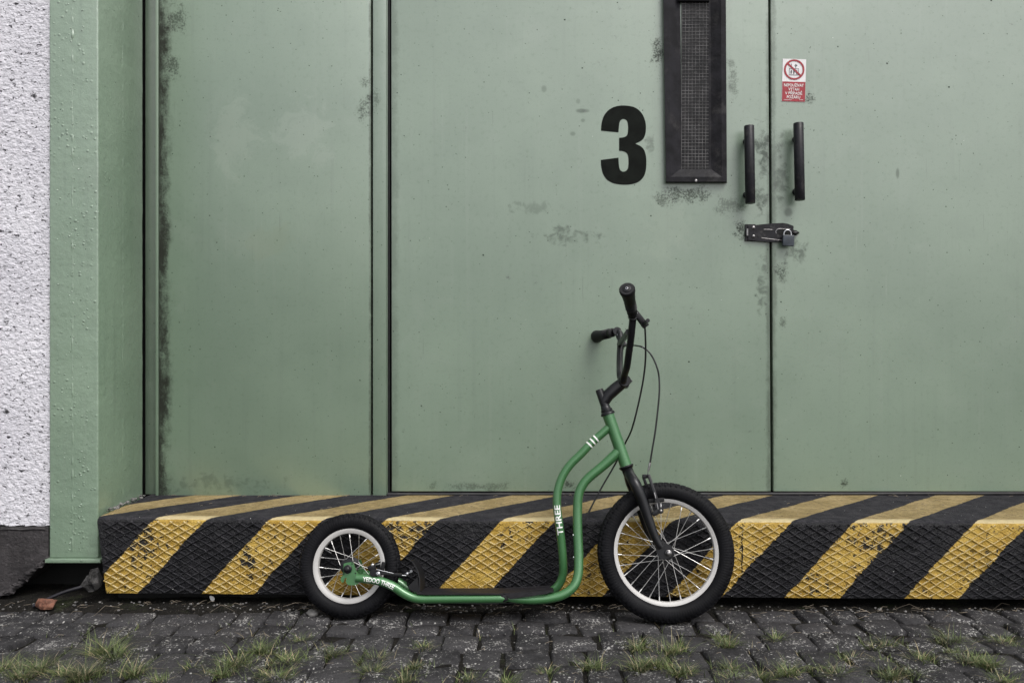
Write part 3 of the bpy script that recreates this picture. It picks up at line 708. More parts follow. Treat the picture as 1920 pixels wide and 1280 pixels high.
# staple on the right leaf
b = bmesh.new(); tube(b, catmull([PY(*hp(470, 1035), 0.0), PY(*hp(495, 1035), -0.012), PY(*hp(520, 1034), -0.012), PY(*hp(532, 1034), -0.001)], 5), 0.005, 8)
prism(b, [PY(*hp(x, y), -0.003) for x, y in ((480, 1010), (520, 1014), (536, 1035), (520, 1056), (480, 1060))], (0, 0.0028, 0))
shift(link('staple', b, M['hasp'], lb, 40))
# padlock
pc = PY(*hp(445, 1103), -0.024)
lock = root('padlock', 'small dark blue grey padlock with steel shackle hanging from the door hasp', 'padlock', (pc.x, pc.y, pc.z - 0.02))
k_ = (DD - 0.024) / F / 4.57
b = bmesh.new(); box(b, -48 * k_, 48 * k_, -0.0075, 0.0075, -47 * k_, 47 * k_, 0.0022, 3); b.transform(Matrix.Translation(pc) @ Matrix.Rotation(R(2), 4, 'Y')); shift(link('body', b, M['lock'], lock, 40))
pts = [hp(410, 1060), hp(412, 1035), hp(424, 1018), hp(442, 1011), hp(460, 1018), hp(471, 1036), hp(473, 1060)]
b = bmesh.new(); tube(b, catmull([PY(x, y, -0.024) for x, y in pts], 5), 0.0026, 10); shift(link('shackle', b, M['steel'], lock, 60))

# warning sticker
c0 = PY(1488.5, 151, -0.0012)
S = DD / F
sg = root('warning_sticker', 'red and white sticker with a barred lift symbol and Czech words above the door handle', 'sign', c0)
sg.rotation_euler = (0, R(1.6), 0)
def spoly(name, pts, mat, y, th=0.0004):
    b = bmesh.new(); prism(b, [Vector((x * S, y, -z * S)) for x, z in pts], (0, th, 0)); bmesh.ops.triangulate(b, faces=b.faces[:]); return link(name, b, mat, sg, None)
spoly('backing_sheet', [(-22, -40), (22, -40), (22, 40), (-22, 40)], M['sign_white'], 0.0)
spoly('red_field', [(-21.4, 2.6), (21.8, 2.6), (21.8, 39.6), (-21.4, 39.6)], M['sign_red'], -0.0005)
b = bmesh.new(); N_ = 48
for k in range(N_):
    a0, a1 = 2 * math.pi * k / N_, 2 * math.pi * (k + 1) / N_
    b.faces.new([b.verts.new(Vector((r_ * math.cos(a) * S, -0.0011, (20.0 + r_ * math.sin(a)) * S - 0.0))) for r_, a in ((19.2, a0), (19.2, a1), (15.8, a1), (15.8, a0))])
bmesh.ops.remove_doubles(b, verts=b.verts[:], dist=1e-6)
d_ = Vector((math.cos(R(-42)), 0, math.sin(R(-42)))); n_ = Vector((-d_.z, 0, d_.x)); cc = Vector((0, -0.0013, 20 * S))
b.faces.new([b.verts.new(p) for p in (cc - d_ * 17 * S + n_ * 1.6 * S, cc - d_ * 17 * S - n_ * 1.6 * S, cc + d_ * 17 * S - n_ * 1.6 * S, cc + d_ * 17 * S + n_ * 1.6 * S)])
link('prohibition_ring', b, M['sign_red'], sg, None)
b = bmesh.new()
def sq(x0, x1, z0, z1, y=-0.0009): b.faces.new([b.verts.new(Vector((x * S, y, -z * S))) for x, z in ((x0, z0), (x1, z0), (x1, z1), (x0, z1))])
for q in ((-9.5, 8.5, -22.3, -21.5), (-9.5, 8.5, -10.3, -9.5), (-9.5, -8.8, -22, -10), (7.8, 8.5, -22, -10)): sq(*q)
for xx in (-5.5, -0.5, 4.8):
    sq(xx - 1.2, xx + 1.2, -17.2, -14.0); sq(xx - .7, xx + .7, -14.2, -11.4); b.faces.new([b.verts.new(Vector((( xx + 1.0 * math.cos(a)) * S, -0.0009, (18.3 + 1.0 * math.sin(a)) * S))) for a in [2 * math.pi * k / 10 for k in range(10)]])
sq(2.1, 3.5, -28, -24)
b.faces.new([b.verts.new(Vector((x * S, -0.0009, -z * S))) for x, z in ((2.8, -31), (5.8, -27.4), (4.4, -27.4), (2.8, -29.2), (1.2, -27.4), (-0.2, -27.4))])
sq(-6.2, -5.0, -31, -27)
link('pictogram', b, M['sign_black'], sg, None)
for txt, zz, wid in (('NEPOUŽÍVAT', 9.6, 37), ('VÝTAH', 17.2, 20), ('V PŘÍPADĚ', 24.6, 32), ('POŽÁRU', 31.8, 25)):
    me = text_mesh(txt, 1.0, 0.008); xs_ = [v.co.x for v in me.vertices]; w_ = max(xs_) - min(xs_); mx = (max(xs_) + min(xs_)) / 2
    kx = wid * S / w_; kz = 7.6 * S
    for v in me.vertices: v.co = Vector(((v.co.x - mx) * kx, -0.0012, -zz * S + v.co.y * kz))
    link('lettering', me, M['decal'], sg, None)
b = bmesh.new()
for k in range(8): sq(-18 + k * 1.9, -17 + k * 1.9, 36.3, 37.2, -0.0011)
for k in range(4): sq(11 + k * 1.9, 12.2 + k * 1.9, 35.8, 36.6, -0.0011)
link('fine_print', b, M['decal'], sg, None)['kind'] = 'stuff'

# ================================================================== LOADING STEP
XS0 = -1.316; XS1 = 2.41
def yfr(x): return -0.3674 - 0.0195 * x
Z0s, Z1s = 0.0355, 0.2745
st = root('loading_step', 'concrete loading step striped yellow and black with raised diamond tread below the green doors', 'step', ((XS0 + XS1) / 2, -0.2, 0))
b = bmesh.new()
prof = [(0.0, Z0s), (0.0, Z1s - 0.014), (0.003, Z1s - 0.006), (0.009, Z1s - 0.001), (0.018, Z1s), (0.06, Z1s)]
nx = 230; rows = []
for i in range(nx + 1):
    x = XS0 + (XS1 - XS0) * i / nx; r_ = []
    for (dy, z) in prof + [(None, Z1s + 0.001)]:
        yy = yfr(x) + dy if dy is not None else 0.064
        k = 0.0016 * noise.noise(Vector((x * 11, z * 20, 1))) + 0.0012 * noise.noise(Vector((x * 35, z * 35, 8)))
        xx = x
        if i == 0: xx += 0.004 * noise.noise(Vector((z * 30, 0, 0))) 
        if i < 4 and z < 0.10: xx = x + (0.10 - z) * 0.45 * (1 - i / 4)
        r_.append(b.verts.new((xx, yy + (k if dy is not None and dy < 0.02 else 0), z + (k * 0.7 if dy is not None and dy > 0.002 else 0))))
    r_.append(b.verts.new((r_[-1].co.x, 0.064, Z0s))); rows.append(r_)
m = len(prof) + 2
for i in range(nx):
    for k in range(m):
        l = (k + 1) % m; b.faces.new((rows[i][k], rows[i + 1][k], rows[i + 1][l], rows[i][l]))
b.faces.new(rows[0]); b.faces.new(rows[-1][::-1])
shift(link('step_body', b, M['step'], st, 60))
b = bmesh.new(); cx_ = PY(1393, 1050, -0.39).x; cp_ = [Vector((cx_ + .004 * noise.noise(Vector((0, 3, z_ * 40))), yfr(cx_) - .0012, z_)) for z_ in [Z0s + .055 + .012 * k for k in range(14)]]
tube(b, cp_, [.0004, .0016, .0012, .002, .0013, .0018, .0022, .0014, .0020, .0016, .0012, .0018, .001, .0003], 6); shift(link('crack', b, M['void'], st, None))
# raised diamond ribs on the riser
b = bmesh.new(); DW, DH = 0.0435, 0.0262; rnd = random.Random(11)
zb0, zt0 = Z0s + 0.004, Z1s - 0.012
nodes = {}
def nd(i, j):
    if (i, j) not in nodes:
        nodes[(i, j)] = (XS0 + 0.0 + i * DW / 2 + rnd.uniform(-.0016, .0016), zb0 - 0.003 + j * DH / 2 + rnd.uniform(-.0012, .0012) + 0.004 * noise.noise(Vector((i * .05, j * .1, 0))), 0.0045 * max(0.12, min(1.15, 0.95 + 0.9 * noise.noise(Vector((i * .11, j * .16, 4))))) + rnd.uniform(-.0008, .0010))
    return nodes[(i, j)]
ni = int((XS1 - XS0) / (DW / 2)); nj = int((zt0 - zb0) / (DH / 2)) + 1
def clipz(p, q):
    (x0, z0, h0), (x1, z1, h1) = p, q
    if z0 > zt0 and z1 > zt0: return None
    if z1 > zt0: t = (zt0 - z0) / (z1 - z0); x1 = x0 + (x1 - x0) * t; z1 = zt0
    return (x0, z0, h0), (x1, z1, h1)
for i in range(ni):
    for j in range(nj):
        if (i + j) % 2: continue
        for di in (-1, 1):
            i2 = i + di
            if i2 < 0 or i2 > ni: continue
            c_ = clipz(nd(i, j), nd(i2, j + 1))
            if not c_: continue
            (x0, z0, h0), (x1, z1, h1) = c_
            if min(x0, x1) < XS0 + 0.004 + max(0, 0.10 - z0) * 0.47: continue
            d = Vector((x1 - x0, 0, z1 - z0)).normalized(); nrm = Vector((-d.z, 0, d.x)) * (0.0028 + rnd.uniform(-.0004, .0008))
            P0 = Vector((x0, yfr(x0) + 0.0012, max(z0, zb0))); P1 = Vector((x1, yfr(x1) + 0.0012, z1)); md = (P0 + P1) / 2
            hm = (h0 + h1) / 2 * rnd.uniform(0.72, 1.1)
            A = [b.verts.new(P0 + nrm * 1.0), b.verts.new(P0 + nrm * .4 + Vector((0, -h0, 0))), b.verts.new(P0 - nrm * .4 + Vector((0, -h0, 0))), b.verts.new(P0 - nrm)]
            Bq = [b.verts.new(md + nrm * 1.0), b.verts.new(md + nrm * .4 + Vector((0, -hm, 0))), b.verts.new(md - nrm * .4 + Vector((0, -hm, 0))), b.verts.new(md - nrm)]
            Cq = [b.verts.new(P1 + nrm * 1.0), b.verts.new(P1 + nrm * .4 + Vector((0, -h1, 0))), b.verts.new(P1 - nrm * .4 + Vector((0, -h1, 0))), b.verts.new(P1 - nrm)]
            for U, V in ((A, Bq), (Bq, Cq)):
                for k in range(3): b.faces.new((U[k], U[k + 1], V[k + 1], V[k]))
o = shift(link('diamond_tread', b, M['step'], st, 70)); o['kind'] = 'stuff'
b = bmesh.new(); box(b, XS0 + 0.03, XS1, -0.27, 0.06, -0.05, Z0s - 0.002); shift(link('step_footing', b, M['void'], st, None))  # near-black colour stands in for shade below the step

# ================================================================== KICK SCOOTER
TH = R(11)
Rr = G(656, 1160); Rf = G(1248, 1168)
tv = (Rf - Rr).normalized(); wv = Vector((-tv.y, tv.x, 0)); zv = Vector((0, 0, 1))
wl = wv * math.cos(TH) - zv * math.sin(TH); uv = zv * math.cos(TH) + wv * math.sin(TH)
ks = root('kick_scooter', 'green kick scooter with black handlebar and white rims leaning against the doors', 'kick scooter')
MW = Matrix((tv, wl, uv)).transposed().to_4x4(); MW.translation = Rr; ks.matrix_world = MW
MWI = MW.inverted()
def L(px, py, s=0.0):
    """photo pixel to scooter space, s = metres from its middle plane towards the camera"""
    d = Vector(((px - 960) / F, 1, -(py - 640) / F)); k = ((Rr - CAM).dot(wl) - s) / d.dot(wl)
    return MWI @ (CAM + d * k)
def rad(px, py, r, s=0.0): return (L(px + r, py, s) - L(px, py, s)).length
def kp(name, b, mat, sm=40, parent=None): return link(name, b, mat, parent or ks, sm)

def tyre_bm(c, Ro, rt, n, rows_):
    b = bmesh.new(); m = 40; Rc = Ro - rt; rings = []
    for i in range(n):
        th = 2 * math.pi * i / n; r_ = []
        for j in range(m):
            a = R(-152 + 304 * j / (m - 1)); ad = abs(math.degrees(a)); d = 0.0
            per = n // rows_
            if ad < 64:
                band = 0 if ad < 15 else 1 if ad < 40 else 2
                ph = (i + (band * per // 2)) % per
                if ph == 0 : d += 0.0026
                if min(abs(ad - 15), abs(ad - 40)) < 4: d += 0.0026
            elif ad < 74: d += 0.0006
            elif ad < 112 and i % 3 == 0: d += 0.0010
            rr_ = (rt - d)
            rad_ = Rc + math.cos(a) * rr_; lat = math.sin(a) * rr_ * 0.98
            r_.append(b.verts.new((c.x + rad_ * math.cos(th), c.y + lat, c.z + rad_ * math.sin(th))))
        rings.append(r_)
    for i in range(n):
        A, B2 = rings[i], rings[(i + 1) % n]
        for j in range(m - 1): b.faces.new((A[j], A[j + 1], B2[j + 1], B2[j]))
    return b
def wheel(cx, cy, Rt, Rim, Rin, rt, nsp, hub_r, label, rows_, hubw):
    c = L(cx, cy); Ro = rad(cx, cy, Rt); rim = rad(cx, cy, Rim); rin = rad(cx, cy, Rin)
    c = Vector((c.x, 0, Ro))
    b = bmesh.new()
    lathe(b, [(-0.0125, rim), (-0.0135, rim - 0.002), (-0.0125, (rim + rin) / 2), (-0.0095, rin + 0.0015), (-0.006, rin), (0.006, rin), (0.0095, rin + 0.0015), (0.0125, (rim + rin) / 2), (0.0135, rim - 0.002), (0.0125, rim), (0.009, rim - 0.006), (-0.009, rim - 0.006)], c, (0, 1, 0), 96, True)
    o = kp('wheel', b, M['rim'], 40); o['label'] = label
    kp('tyre', tyre_bm(c, Ro, rt, rows_ * 6, rows_), M['tyre'], 50, o)
    b = bmesh.new()
    hw = hubw
    lathe(b, [(-hw - .004, .006), (-hw - .002, hub_r), (-hw + .001, hub_r), (-hw + .004, .013), (hw - .004, .013), (hw - .001, hub_r), (hw + .002, hub_r), (hw + .004, .006)], c, (0, 1, 0), 28)
    kp('hub', b, M['sblack'], 40, o)
    hr = hub_r - 0.003; rs = rin + 0.001
    base = {}
    for k in range(nsp):
        side = -1 if k % 2 else 1; lead = 1 if (k // 2) % 2 else -1
        key = (side, lead)
        if key not in base:
            off = lead * R(68); b = bmesh.new(); a = Vector((hr * math.cos(off), side * hw, hr * math.sin(off))); e = Vector((rs, side * 0.002, 0))
            tube(b, [a, (a + e) / 2, e - (e - a).normalized() * 0.0125], 0.00092, 6); tube(b, [e - (e - a).normalized() * 0.0135, e], 0.0019, 6)
            s_ = kp('spoke', b, M['spoke'], 60, o); base[key] = s_.data
        else:
            s_ = bpy.data.objects.new('spoke', base[key]); C.objects.link(s_); s_.parent = o
        s_.location = c; s_.rotation_euler = (0, -(2 * math.pi * k / nsp + R(4)), 0)
    # valve
    b = bmesh.new(); av = R(-8) if Rt > 110 else R(150); dv = Vector((math.cos(av), 0, math.sin(av)))
    lathe(b, [(0, .0032), (.016, .0032), (.017, .0042), (.027, .0038), (.028, .002)], c + dv * (rin + 0.001), -dv, 10); kp('valve', b, M['sblack'], 40, o)
    return o, c, Ro
wr, cr, Ror = wheel(656, 1065.2, 95, 68, 58, 0.0245, 20, 0.022, 'smaller rear wheel', 54, 0.030)
wf, cf, Rof = wheel(1248, 1038.5, 129, 100.2, 90.4, 0.0265, 28, 0.021, 'larger front wheel', 72, 0.032)

# frame tubes
def px_path(pts): return [L(*p) for p in pts]
up_px = [(1145, 799, 0), (1139.5, 803, 0), (1126, 815, 0), (1111.2, 827.7, 0), (1090, 850, 0), (1069, 871, 0), (1055, 892, 0), (1047, 915, .0), (1044.2, 937, 0), (1045.2, 958, 0), (1048.5, 983, 0), (1052.2, 1012, -.005), (1055.6, 1050, -.012), (1055.4, 1076, -.022), (1047.5, 1096, -.030), (1034, 1108, -.036), (1015, 1113.5, -.04), (985, 1115, -.04), (930, 1115, -.04)]
up_path = catmull(px_path(up_px), 6)
b = bmesh.new(); tube(b, up_path, 0.0128, 20); kp('upper_tube', b, M['sgreen'], 60)
lo_px = [(1163, 842, 0), (1160, 845.5, 0), (1146, 859, 0), (1130, 873.4, 0), (1104.2, 894.8, 0), (1091.3, 911, 0), (1084.6, 929.6, 0), (1082.8, 957, 0), (1083.3, 1000, .004), (1085, 1040, .012), (1083.8, 1077, .024), (1075, 1099.5, .034), (1055, 1114.5, .04), (1028, 1121.5, .042), (998, 1123.5, .042), (970, 1122.8, .042), (948, 1121.4, .042)]
lo_path = catmull(px_path(lo_px), 6)
b = bmesh.new(); tube(b, lo_path, [.0168, .016, .0155, .0148, .0142, .0142, .0142, .0142, .0142, .0140, .0138, .0136, .0134, .0132, .013, .0115, .008], 20, True, [1, 1, 1, 1, 1, 1, 1, 1, 1, 1, 1, 1, 1, 1, 1, 1, 1.1]); kp('lower_tube', b, M['sgreen'], 60)
rr_px = [(952, 1120.5, .044), (940, 1121.3, .046), (900, 1121.8, .046), (850, 1122, .046), (812, 1122.3, .046), (790, 1122.2, .046), (774, 1119.5, .046), (757, 1111.5, .046), (740.5, 1100.5, .046), (722.5, 1092, .046), (702.8, 1086.6, .046), (686, 1084.3, .046), (668, 1083, .046)]
rr_path = catmull(px_path(rr_px), 6)
b = bmesh.new(); tube(b, rr_path, [.010, .0125, .0125, .0125, .0125, .0127, .013, .0132, .0132, .0132, .0132, .0132, .012], 20); kp('deck_rail', b, M['sgreen'], 60)
mir = [Vector((p.x, -p.y, p.z)) for p in rr_path]
b = bmesh.new(); tube(b, mir, [.010, .0125, .0125, .0125, .0125, .0127, .013, .0132, .0132, .0132, .0132, .0132, .012], 20); kp('deck_rail', b, M['sgreen'], 60)
# dark stub where the front tube enters the rail
b = bmesh.new(); q = L(946, 1119.5, .047); obox(b, q, (1, 0, .45), (0, 1, 0), (-.45, 0, 1), .009, .010, .011, .004); kp('rail_clamp', b, M['sblack'])
# head tube, headset
ht, hb = L(1140.3, 777.5), L(1173.6, 872.5); hax = (hb - ht).normalized(); hl = (hb - ht).length
hr_ = rad(1157, 825, 11.2)
b = bmesh.new(); lathe(b, [(0, hr_ * 1.02), (hl * .05, hr_), (hl * .95, hr_), (hl, hr_ * 1.02)], ht, hax, 28); kp('head_tube', b, M['sgreen'], 40)
b = bmesh.new()
lathe(b, [(-.0005, hr_ * 1.22), (-.004, hr_ * 1.24), (-.008, hr_ * 1.14), (-.011, hr_ * .98), (-.013, hr_ * 1.0), (-.018, hr_ * .98), (-.019, hr_ * .86), (-.027, hr_ * .82), (-.030, hr_ * .74)], ht, hax, 28); kp('headset', b, M['sblack'], 35)
b = bmesh.new(); lathe(b, [(.0005, hr_ * 1.24), (.004, hr_ * 1.26), (.008, hr_ * 1.1), (.011, hr_ * 1.0)], hb, hax, 28); kp('headset', b, M['sblack'], 35)
# steerer top, stem, clamp
s0, s1 = L(1123.3, 730), L(1137.5, 768)
rq = rad(1128, 742, 7.6)
b = bmesh.new(); tube(b, [s0, s0 + (s1 - s0) * .06, s1], [rq * .9, rq, rq, rq * 1.15], 20)
cl = L(1168.5, 716.5)
tube(b, [s0 + (s1 - s0) * .62, L(1140, 741), L(1152, 730), cl], [rq * 1.35, rq * 1.5, rq * 1.52, rq * 1.4], 20)
kp('stem', b, M['sblack'], 50)
b = bmesh.new(); lathe(b, [(-.024, .0175), (-.022, .019), (.022, .019), (.024, .0175)], L(1170, 715), (0, 1, 0), 24)
fd = (L(1180, 722) - L(1168, 714)).normalized(); obox(b, L(1176, 719), fd, (0, 1, 0), fd.cross(Vector((0, 1, 0))), .007, .021, .014, .003); kp('bar_clamp', b, M['sblack'], 40)
for dy in (-.014, .014):
    for sg_ in (-1, 1):
        b = bmesh.new(); q = L(1179.5, 719.5) + Vector((0, dy, 0)) + fd.cross(Vector((0, 1, 0))) * sg_ * .010; lathe(b, [(-.006, .003), (.003, .003), (.0036, .002)], q, fd, 8); kp('clamp_bolt', b, M['sblack'])
# handlebar
near = [(1169, 714, .0), (1168.6, 713, .03), (1171, 702, .048), (1175.5, 687, .082), (1179, 662, .112), (1182.2, 640, .135), (1184.6, 618, .155), (1186.2, 600, .168), (1186.2, 590, .182), (1184.2, 580, .205), (1177.5, 549, .285)]
far = [(1169, 714, .0), (1164, 709, -.03), (1162.2, 700, -.048), (1162, 686, -.082), (1162.2, 668, -.112), (1163, 651, -.135), (1163.8, 635, -.155), (1161.5, 624, -.168), (1156, 620.5, -.182), (1148, 623, -.205), (1124, 629.5, -.285)]
rb = rad(1175, 680, 6.4)
nearp, farp = px_path(near), px_path(far)
full = farp[::-1] + nearp[1:]
b = bmesh.new(); tube(b, catmull(full, 6), rb, 16); kp('handlebar', b, M['sblack'], 60)
b = bmesh.new(); pa, pb_ = L(1178.5, 622, .148), L(1161.5, 645, -.138)
tube(b, [pa, pa * .5 + pb_ * .5, pb_], rb * .86, 14); kp('crossbar', b, M['sblack'], 60)
def grip(px0, px1, name='grip'):
    a, e = L(*px0), L(*px1); ax = e - a; l_ = ax.length; b = bmesh.new()
    lathe(b, [(0, .0125), (.001, .0155), (.010, .0155), (.012, .0142), (.03, .0152), (l_ * .5, .0168), (l_ * .78, .0195), (l_ * .9, .0224), (l_ * .97, .0226), (l_, .0200)], a, ax, 24)
    for k in range(10):
        t_ = l_ * (.2 + .055 * k); lathe(b, [(t_ - .001, .0152), (t_, .0172), (t_ + .001, .0152)], a, ax, 20)
    o = kp(name, b, M['srubber'], 50)
    b = bmesh.new(); axn = ax.normalized(); lathe(b, [(-.002, .0125), (.0015, .0122), (.0022, .011)], e, axn, 20); kp('end_plug', b, M['splastic'], 40, o)
    b = bmesh.new(); lathe(b, [(.0015, .0042), (.0032, .004), (.0034, .0026), (.002, .0024)], e, axn, 14); kp('plug_screw', b, M['steel'], 40, o)
grip((1185.6, 586, .192), (1175.4, 541, .302)); grip((1148.5, 623.3, -.192), (1117.5, 631.2, -.313))
# brake levers
def lever(c0_, c1_, c2_, s0_, col_px, sgn):
    a = L(*c0_, s0_); e = L(*c1_, s0_ - sgn * .01); g = L(*c2_, s0_ - sgn * .03); b = bmesh.new()
    d = (e - a).normalized(); y_ = Vector((0, 1, 0)); y_ = (y_ - d * y_.dot(d)).normalized(); n2 = d.cross(y_)
    obox(b, (a + e) / 2, d, y_, n2, (e - a).length / 2, .011, .0085, .004)
    obox(b, e, d, y_, n2, .007, .009, .0095, .003)
    q = L(*col_px, s0_); lathe(b, [(-.007, rb * 1.3), (.007, rb * 1.3)], q, (0, 1, 0), 20)
    o = kp('brake_lever', b, M['sblack'], 40)
    b = bmesh.new(); blade = [e - d * .004, e - d * .006 + y_ * (-sgn * .02), e - d * .010 + y_ * (-sgn * .04), e - d * .012 + y_ * (-sgn * .06)]
    tube(b, catmull(blade, 6), [.005, .0055, .005, .0048, .006], 10, True); kp('lever_blade', b, M['sblack'], 60, o)
    b = bmesh.new(); lathe(b, [(0, .0035), (.002, .0035), (.0026, .002)], a + d * .004 - y_ * .011, -y_, 8); kp('lever_screw', b, M['steel'], 40, o)
    return e
lever((1190, 585), (1209, 609), (1212, 600), .175, (1186.4, 592), 1)
lever((1158, 628), (1170, 646), (1172, 640), -.172, (1157, 621), -1)
# brake cables
c1 = [(1208, 607, .165), (1209.4, 616, .16), (1210.6, 652, .13), (1209.2, 688, .10), (1202, 734, .07), (1186, 800, .035), (1172, 831, -.03), (1154.6, 867.5, -.035), (1120.6, 927, -.035), (1093.6, 981, -.032), (1075, 1022, -.03), (1062, 1060, -.03), (1045, 1098, -.03), (1000, 1126, -.02), (900, 1130, -.015), (800, 1126, -.012), (770, 1105, .0), (763, 1086, .01)]
b = bmesh.new(); tube(b, catmull(px_path(c1), 8), 0.0028, 8); kp('brake_cable', b, M['cable'], 60)
c2 = [(1171, 648, -.15), (1180, 647.5, -.08), (1189, 647.5, -.02), (1200, 649, .03), (1209, 653, .04), (1217, 660, .045), (1225, 672, .045), (1232, 689, .045), (1235.7, 707, .04), (1236.3, 735, .04), (1233, 772, .035), (1228.4, 810, .03), (1223, 842, .025), (1218.8, 868, .02)]
b = bmesh.new(); tube(b, catmull(px_path(c2), 8), 0.0028, 8); kp('brake_cable', b, M['cable'], 60)
b = bmesh.new(); tube(b, [L(1218.8, 867, .02), L(1216.8, 877, .02), L(1215.4, 883, .02)], [.0036, .0036, .0022], 10); tube(b, [L(1215.4, 883, .02), L(1214.4, 886, .02), L(1213.6, 890, .02)], .0012, 6); kp('cable_noodle', b, M['dull_steel'], 60)
b = bmesh.new(); q = L(1207, 652.5, .04); tube(b, [q + Vector((.0045 * math.cos(a), 0, .0045 * math.sin(a))) for a in [2 * math.pi * k / 14 for k in range(13)]], .0009, 6); kp('cable_clip', b, M['steel'], 60)

# fork
crown = L(1177.5, 885)
b = bmesh.new(); lathe(b, [(.010, hr_ * .92), (.016, hr_ * .95), (.03, hr_ * .90), (.036, hr_ * .7)], hb, hax, 24)
kp('fork_crown', b, M['sblack'], 40)
def fork_leg(sgn):
    pts = [L(1177, 882, 0), L(1182, 891, .02), L(1189.5, 904, .044), L(1198, 922, .050), L(1207, 946, .050), L(1216, 973, .050), L(1226, 1001, .050), L(1235.5, 1020, .050), L(1240, 1026, .050)]
    if sgn < 0: pts = [Vector((p.x, -p.y, p.z)) for p in pts]
    b = bmesh.new(); tube(b, catmull(pts, 6), [.0135, .0155, .0168, .0168, .0160, .0145, .0130, .0118, .0105], 18, True)
    o = kp('fork_leg', b, M['sblack'], 60)
    b = bmesh.new(); poly = [L(x, y_, .046) for x, y_ in ((1229, 1014), (1238, 1009), (1248, 1017), (1259, 1022), (1262, 1033), (1258, 1043), (1247, 1049), (1238, 1047), (1231, 1036))]
    if sgn < 0: poly = [Vector((p.x, -p.y, p.z)) for p in poly]
    prism(b, poly, (0, .005 * sgn, 0)); kp('dropout_plate', b, M['sblack'], 30, o)
    b = bmesh.new(); lathe(b, [(.03, .005), (.0495, .005), (.0495, .0092), (.055, .0092), (.056, .0078), (.062, .0062), (.0635, .004)], cf, (0, -sgn, 0), 16); kp('axle_nut', b, M['dull_steel'], 35, o)
fork_leg(1); fork_leg(-1)
# front V-brake
def varm(pivot, topp, s_, name='brake_arm'):
    b = bmesh.new(); a, e = L(*pivot, s_), L(*topp, s_ * .72); d = (e - a).normalized(); y_ = Vector((0, 1, 0)); y_ = (y_ - d * y_.dot(d)).normalized()
    obox(b, (a + e) / 2, d, y_, d.cross(y_), (e - a).length / 2, .004, .0045, .0015)
    lathe(b, [(-.010, .0085), (.010, .0085)], a, (0, 1, 0), 16)
    o = kp(name, b, M['sblack'], 40)
    b = bmesh.new(); lathe(b, [(.009, .0052), (.013, .0052), (.0155, .0038), (.0165, .002)], a, (0, -1 if s_ > 0 else 1, 0), 12); kp('pivot_bolt', b, M['dull_steel'], 40, o)
    b = bmesh.new(); t_ = a * .72 + e * .28; dd_ = Vector((0, 1 if s_ > 0 else -1, 0))
    lathe(b, [(-.010, .0075), (.004, .0075), (.004, .0055), (.012, .0055)], t_, dd_, 14); kp('pad_bolt', b, M['sblack'], 40, o)
    b = bmesh.new(); q = t_ + dd_ * .016; obox(b, q, (1, 0, .1), (0, 1, 0), (-.1, 0, 1), .024, .006, .0065, .003); kp('brake_pad', b, M['srubber'], 40, o)
    b = bmesh.new(); sp2 = [a + d * .0 - y_ * .006 + d.cross(y_) * .006, a + d * .02 - y_ * .008 + d.cross(y_) * .004, a + d * .055 - y_ * .007 + d.cross(y_) * .001]; tube(b, sp2, .0012, 6); kp('return_spring', b, M['dull_steel'], 60, o)
    return o
varm((1238, 957), (1216, 889), .047); varm((1228, 955), (1206, 893), -.047)
b = bmesh.new(); obox(b, L(1231, 960, .047), (1, 0, .5), (0, 1, 0), (-.5, 0, 1), .014, .007, .007, .002); kp('brake_boss', b, M['sblack'])
b = bmesh.new(); tube(b, [L(1217, 889.5, .033), L(1210, 893, 0), L(1206.5, 893, -.034)], .0016, 6); obox(b, L(1209.5, 892.5, .01), (1, 0, 0), (0, 1, 0), (0, 0, 1), .008, .010, .006, .002); kp('brake_linkage', b, M['sblack'])

# footboard, skirt and heel plate
def strip(b, secs):
    """secs: cross sections (lists of Vectors), skinned"""
    rows_ = [[b.verts.new(p) for p in s_] for s_ in secs]
    for i in range(len(rows_) - 1):
        for k in range(len(rows_[i])):
            l = (k + 1) % len(rows_[i]); b.faces.new((rows_[i][k], rows_[i][l], rows_[i + 1][l], rows_[i + 1][k]))
    b.faces.new(rows_[0][::-1]); b.faces.new(rows_[-1])
b = bmesh.new(); secs = []
zt_ = L(900, 1109.5, .055).z
for px, pz in ((782, 1110), (800, 1111.5), (860, 1111.5), (920, 1111.5), (948, 1111.5), (1000, 1109.5), (1038, 1107.5)):
    p = L(px, pz, .055); hw_ = .058 if px < 1000 else .050
    secs.append([Vector((p.x, -hw_, p.z - .004)), Vector((p.x, -hw_, p.z)), Vector((p.x, hw_, p.z)), Vector((p.x, hw_, p.z - .004))])
strip(b, secs); kp('footboard', b, M['deck'], 30)
for sgn in (1, -1):
    b = bmesh.new(); poly = [L(x, y_, .0605) for x, y_ in ((943, 1111.5), (1033, 1106.5), (1036, 1108), (1024, 1113), (990, 1118), (956, 1122.4), (952, 1119), (947, 1113))]
    poly = [Vector((p.x, p.y * sgn, p.z)) for p in poly]
    prism(b, poly, (0, .003 * sgn, 0)); kp('footboard_skirt', b, M['deck'], 30)
b = bmesh.new(); secs = []
for px, pz in ((787, 1112), (787, 1098), (786.2, 1085), (784, 1074), (779, 1063), (770.5, 1051.5)):
    p = L(px, pz, .05); hw_ = .052 - .002 * (1112 - pz) / 10
    secs.append([Vector((p.x - .0016, -hw_, p.z)), Vector((p.x + .0016, -hw_, p.z)), Vector((p.x + .0016, hw_, p.z)), Vector((p.x - .0016, hw_, p.z))])
strip(b, secs); kp('heel_guard', b, M['splastic'], 30)
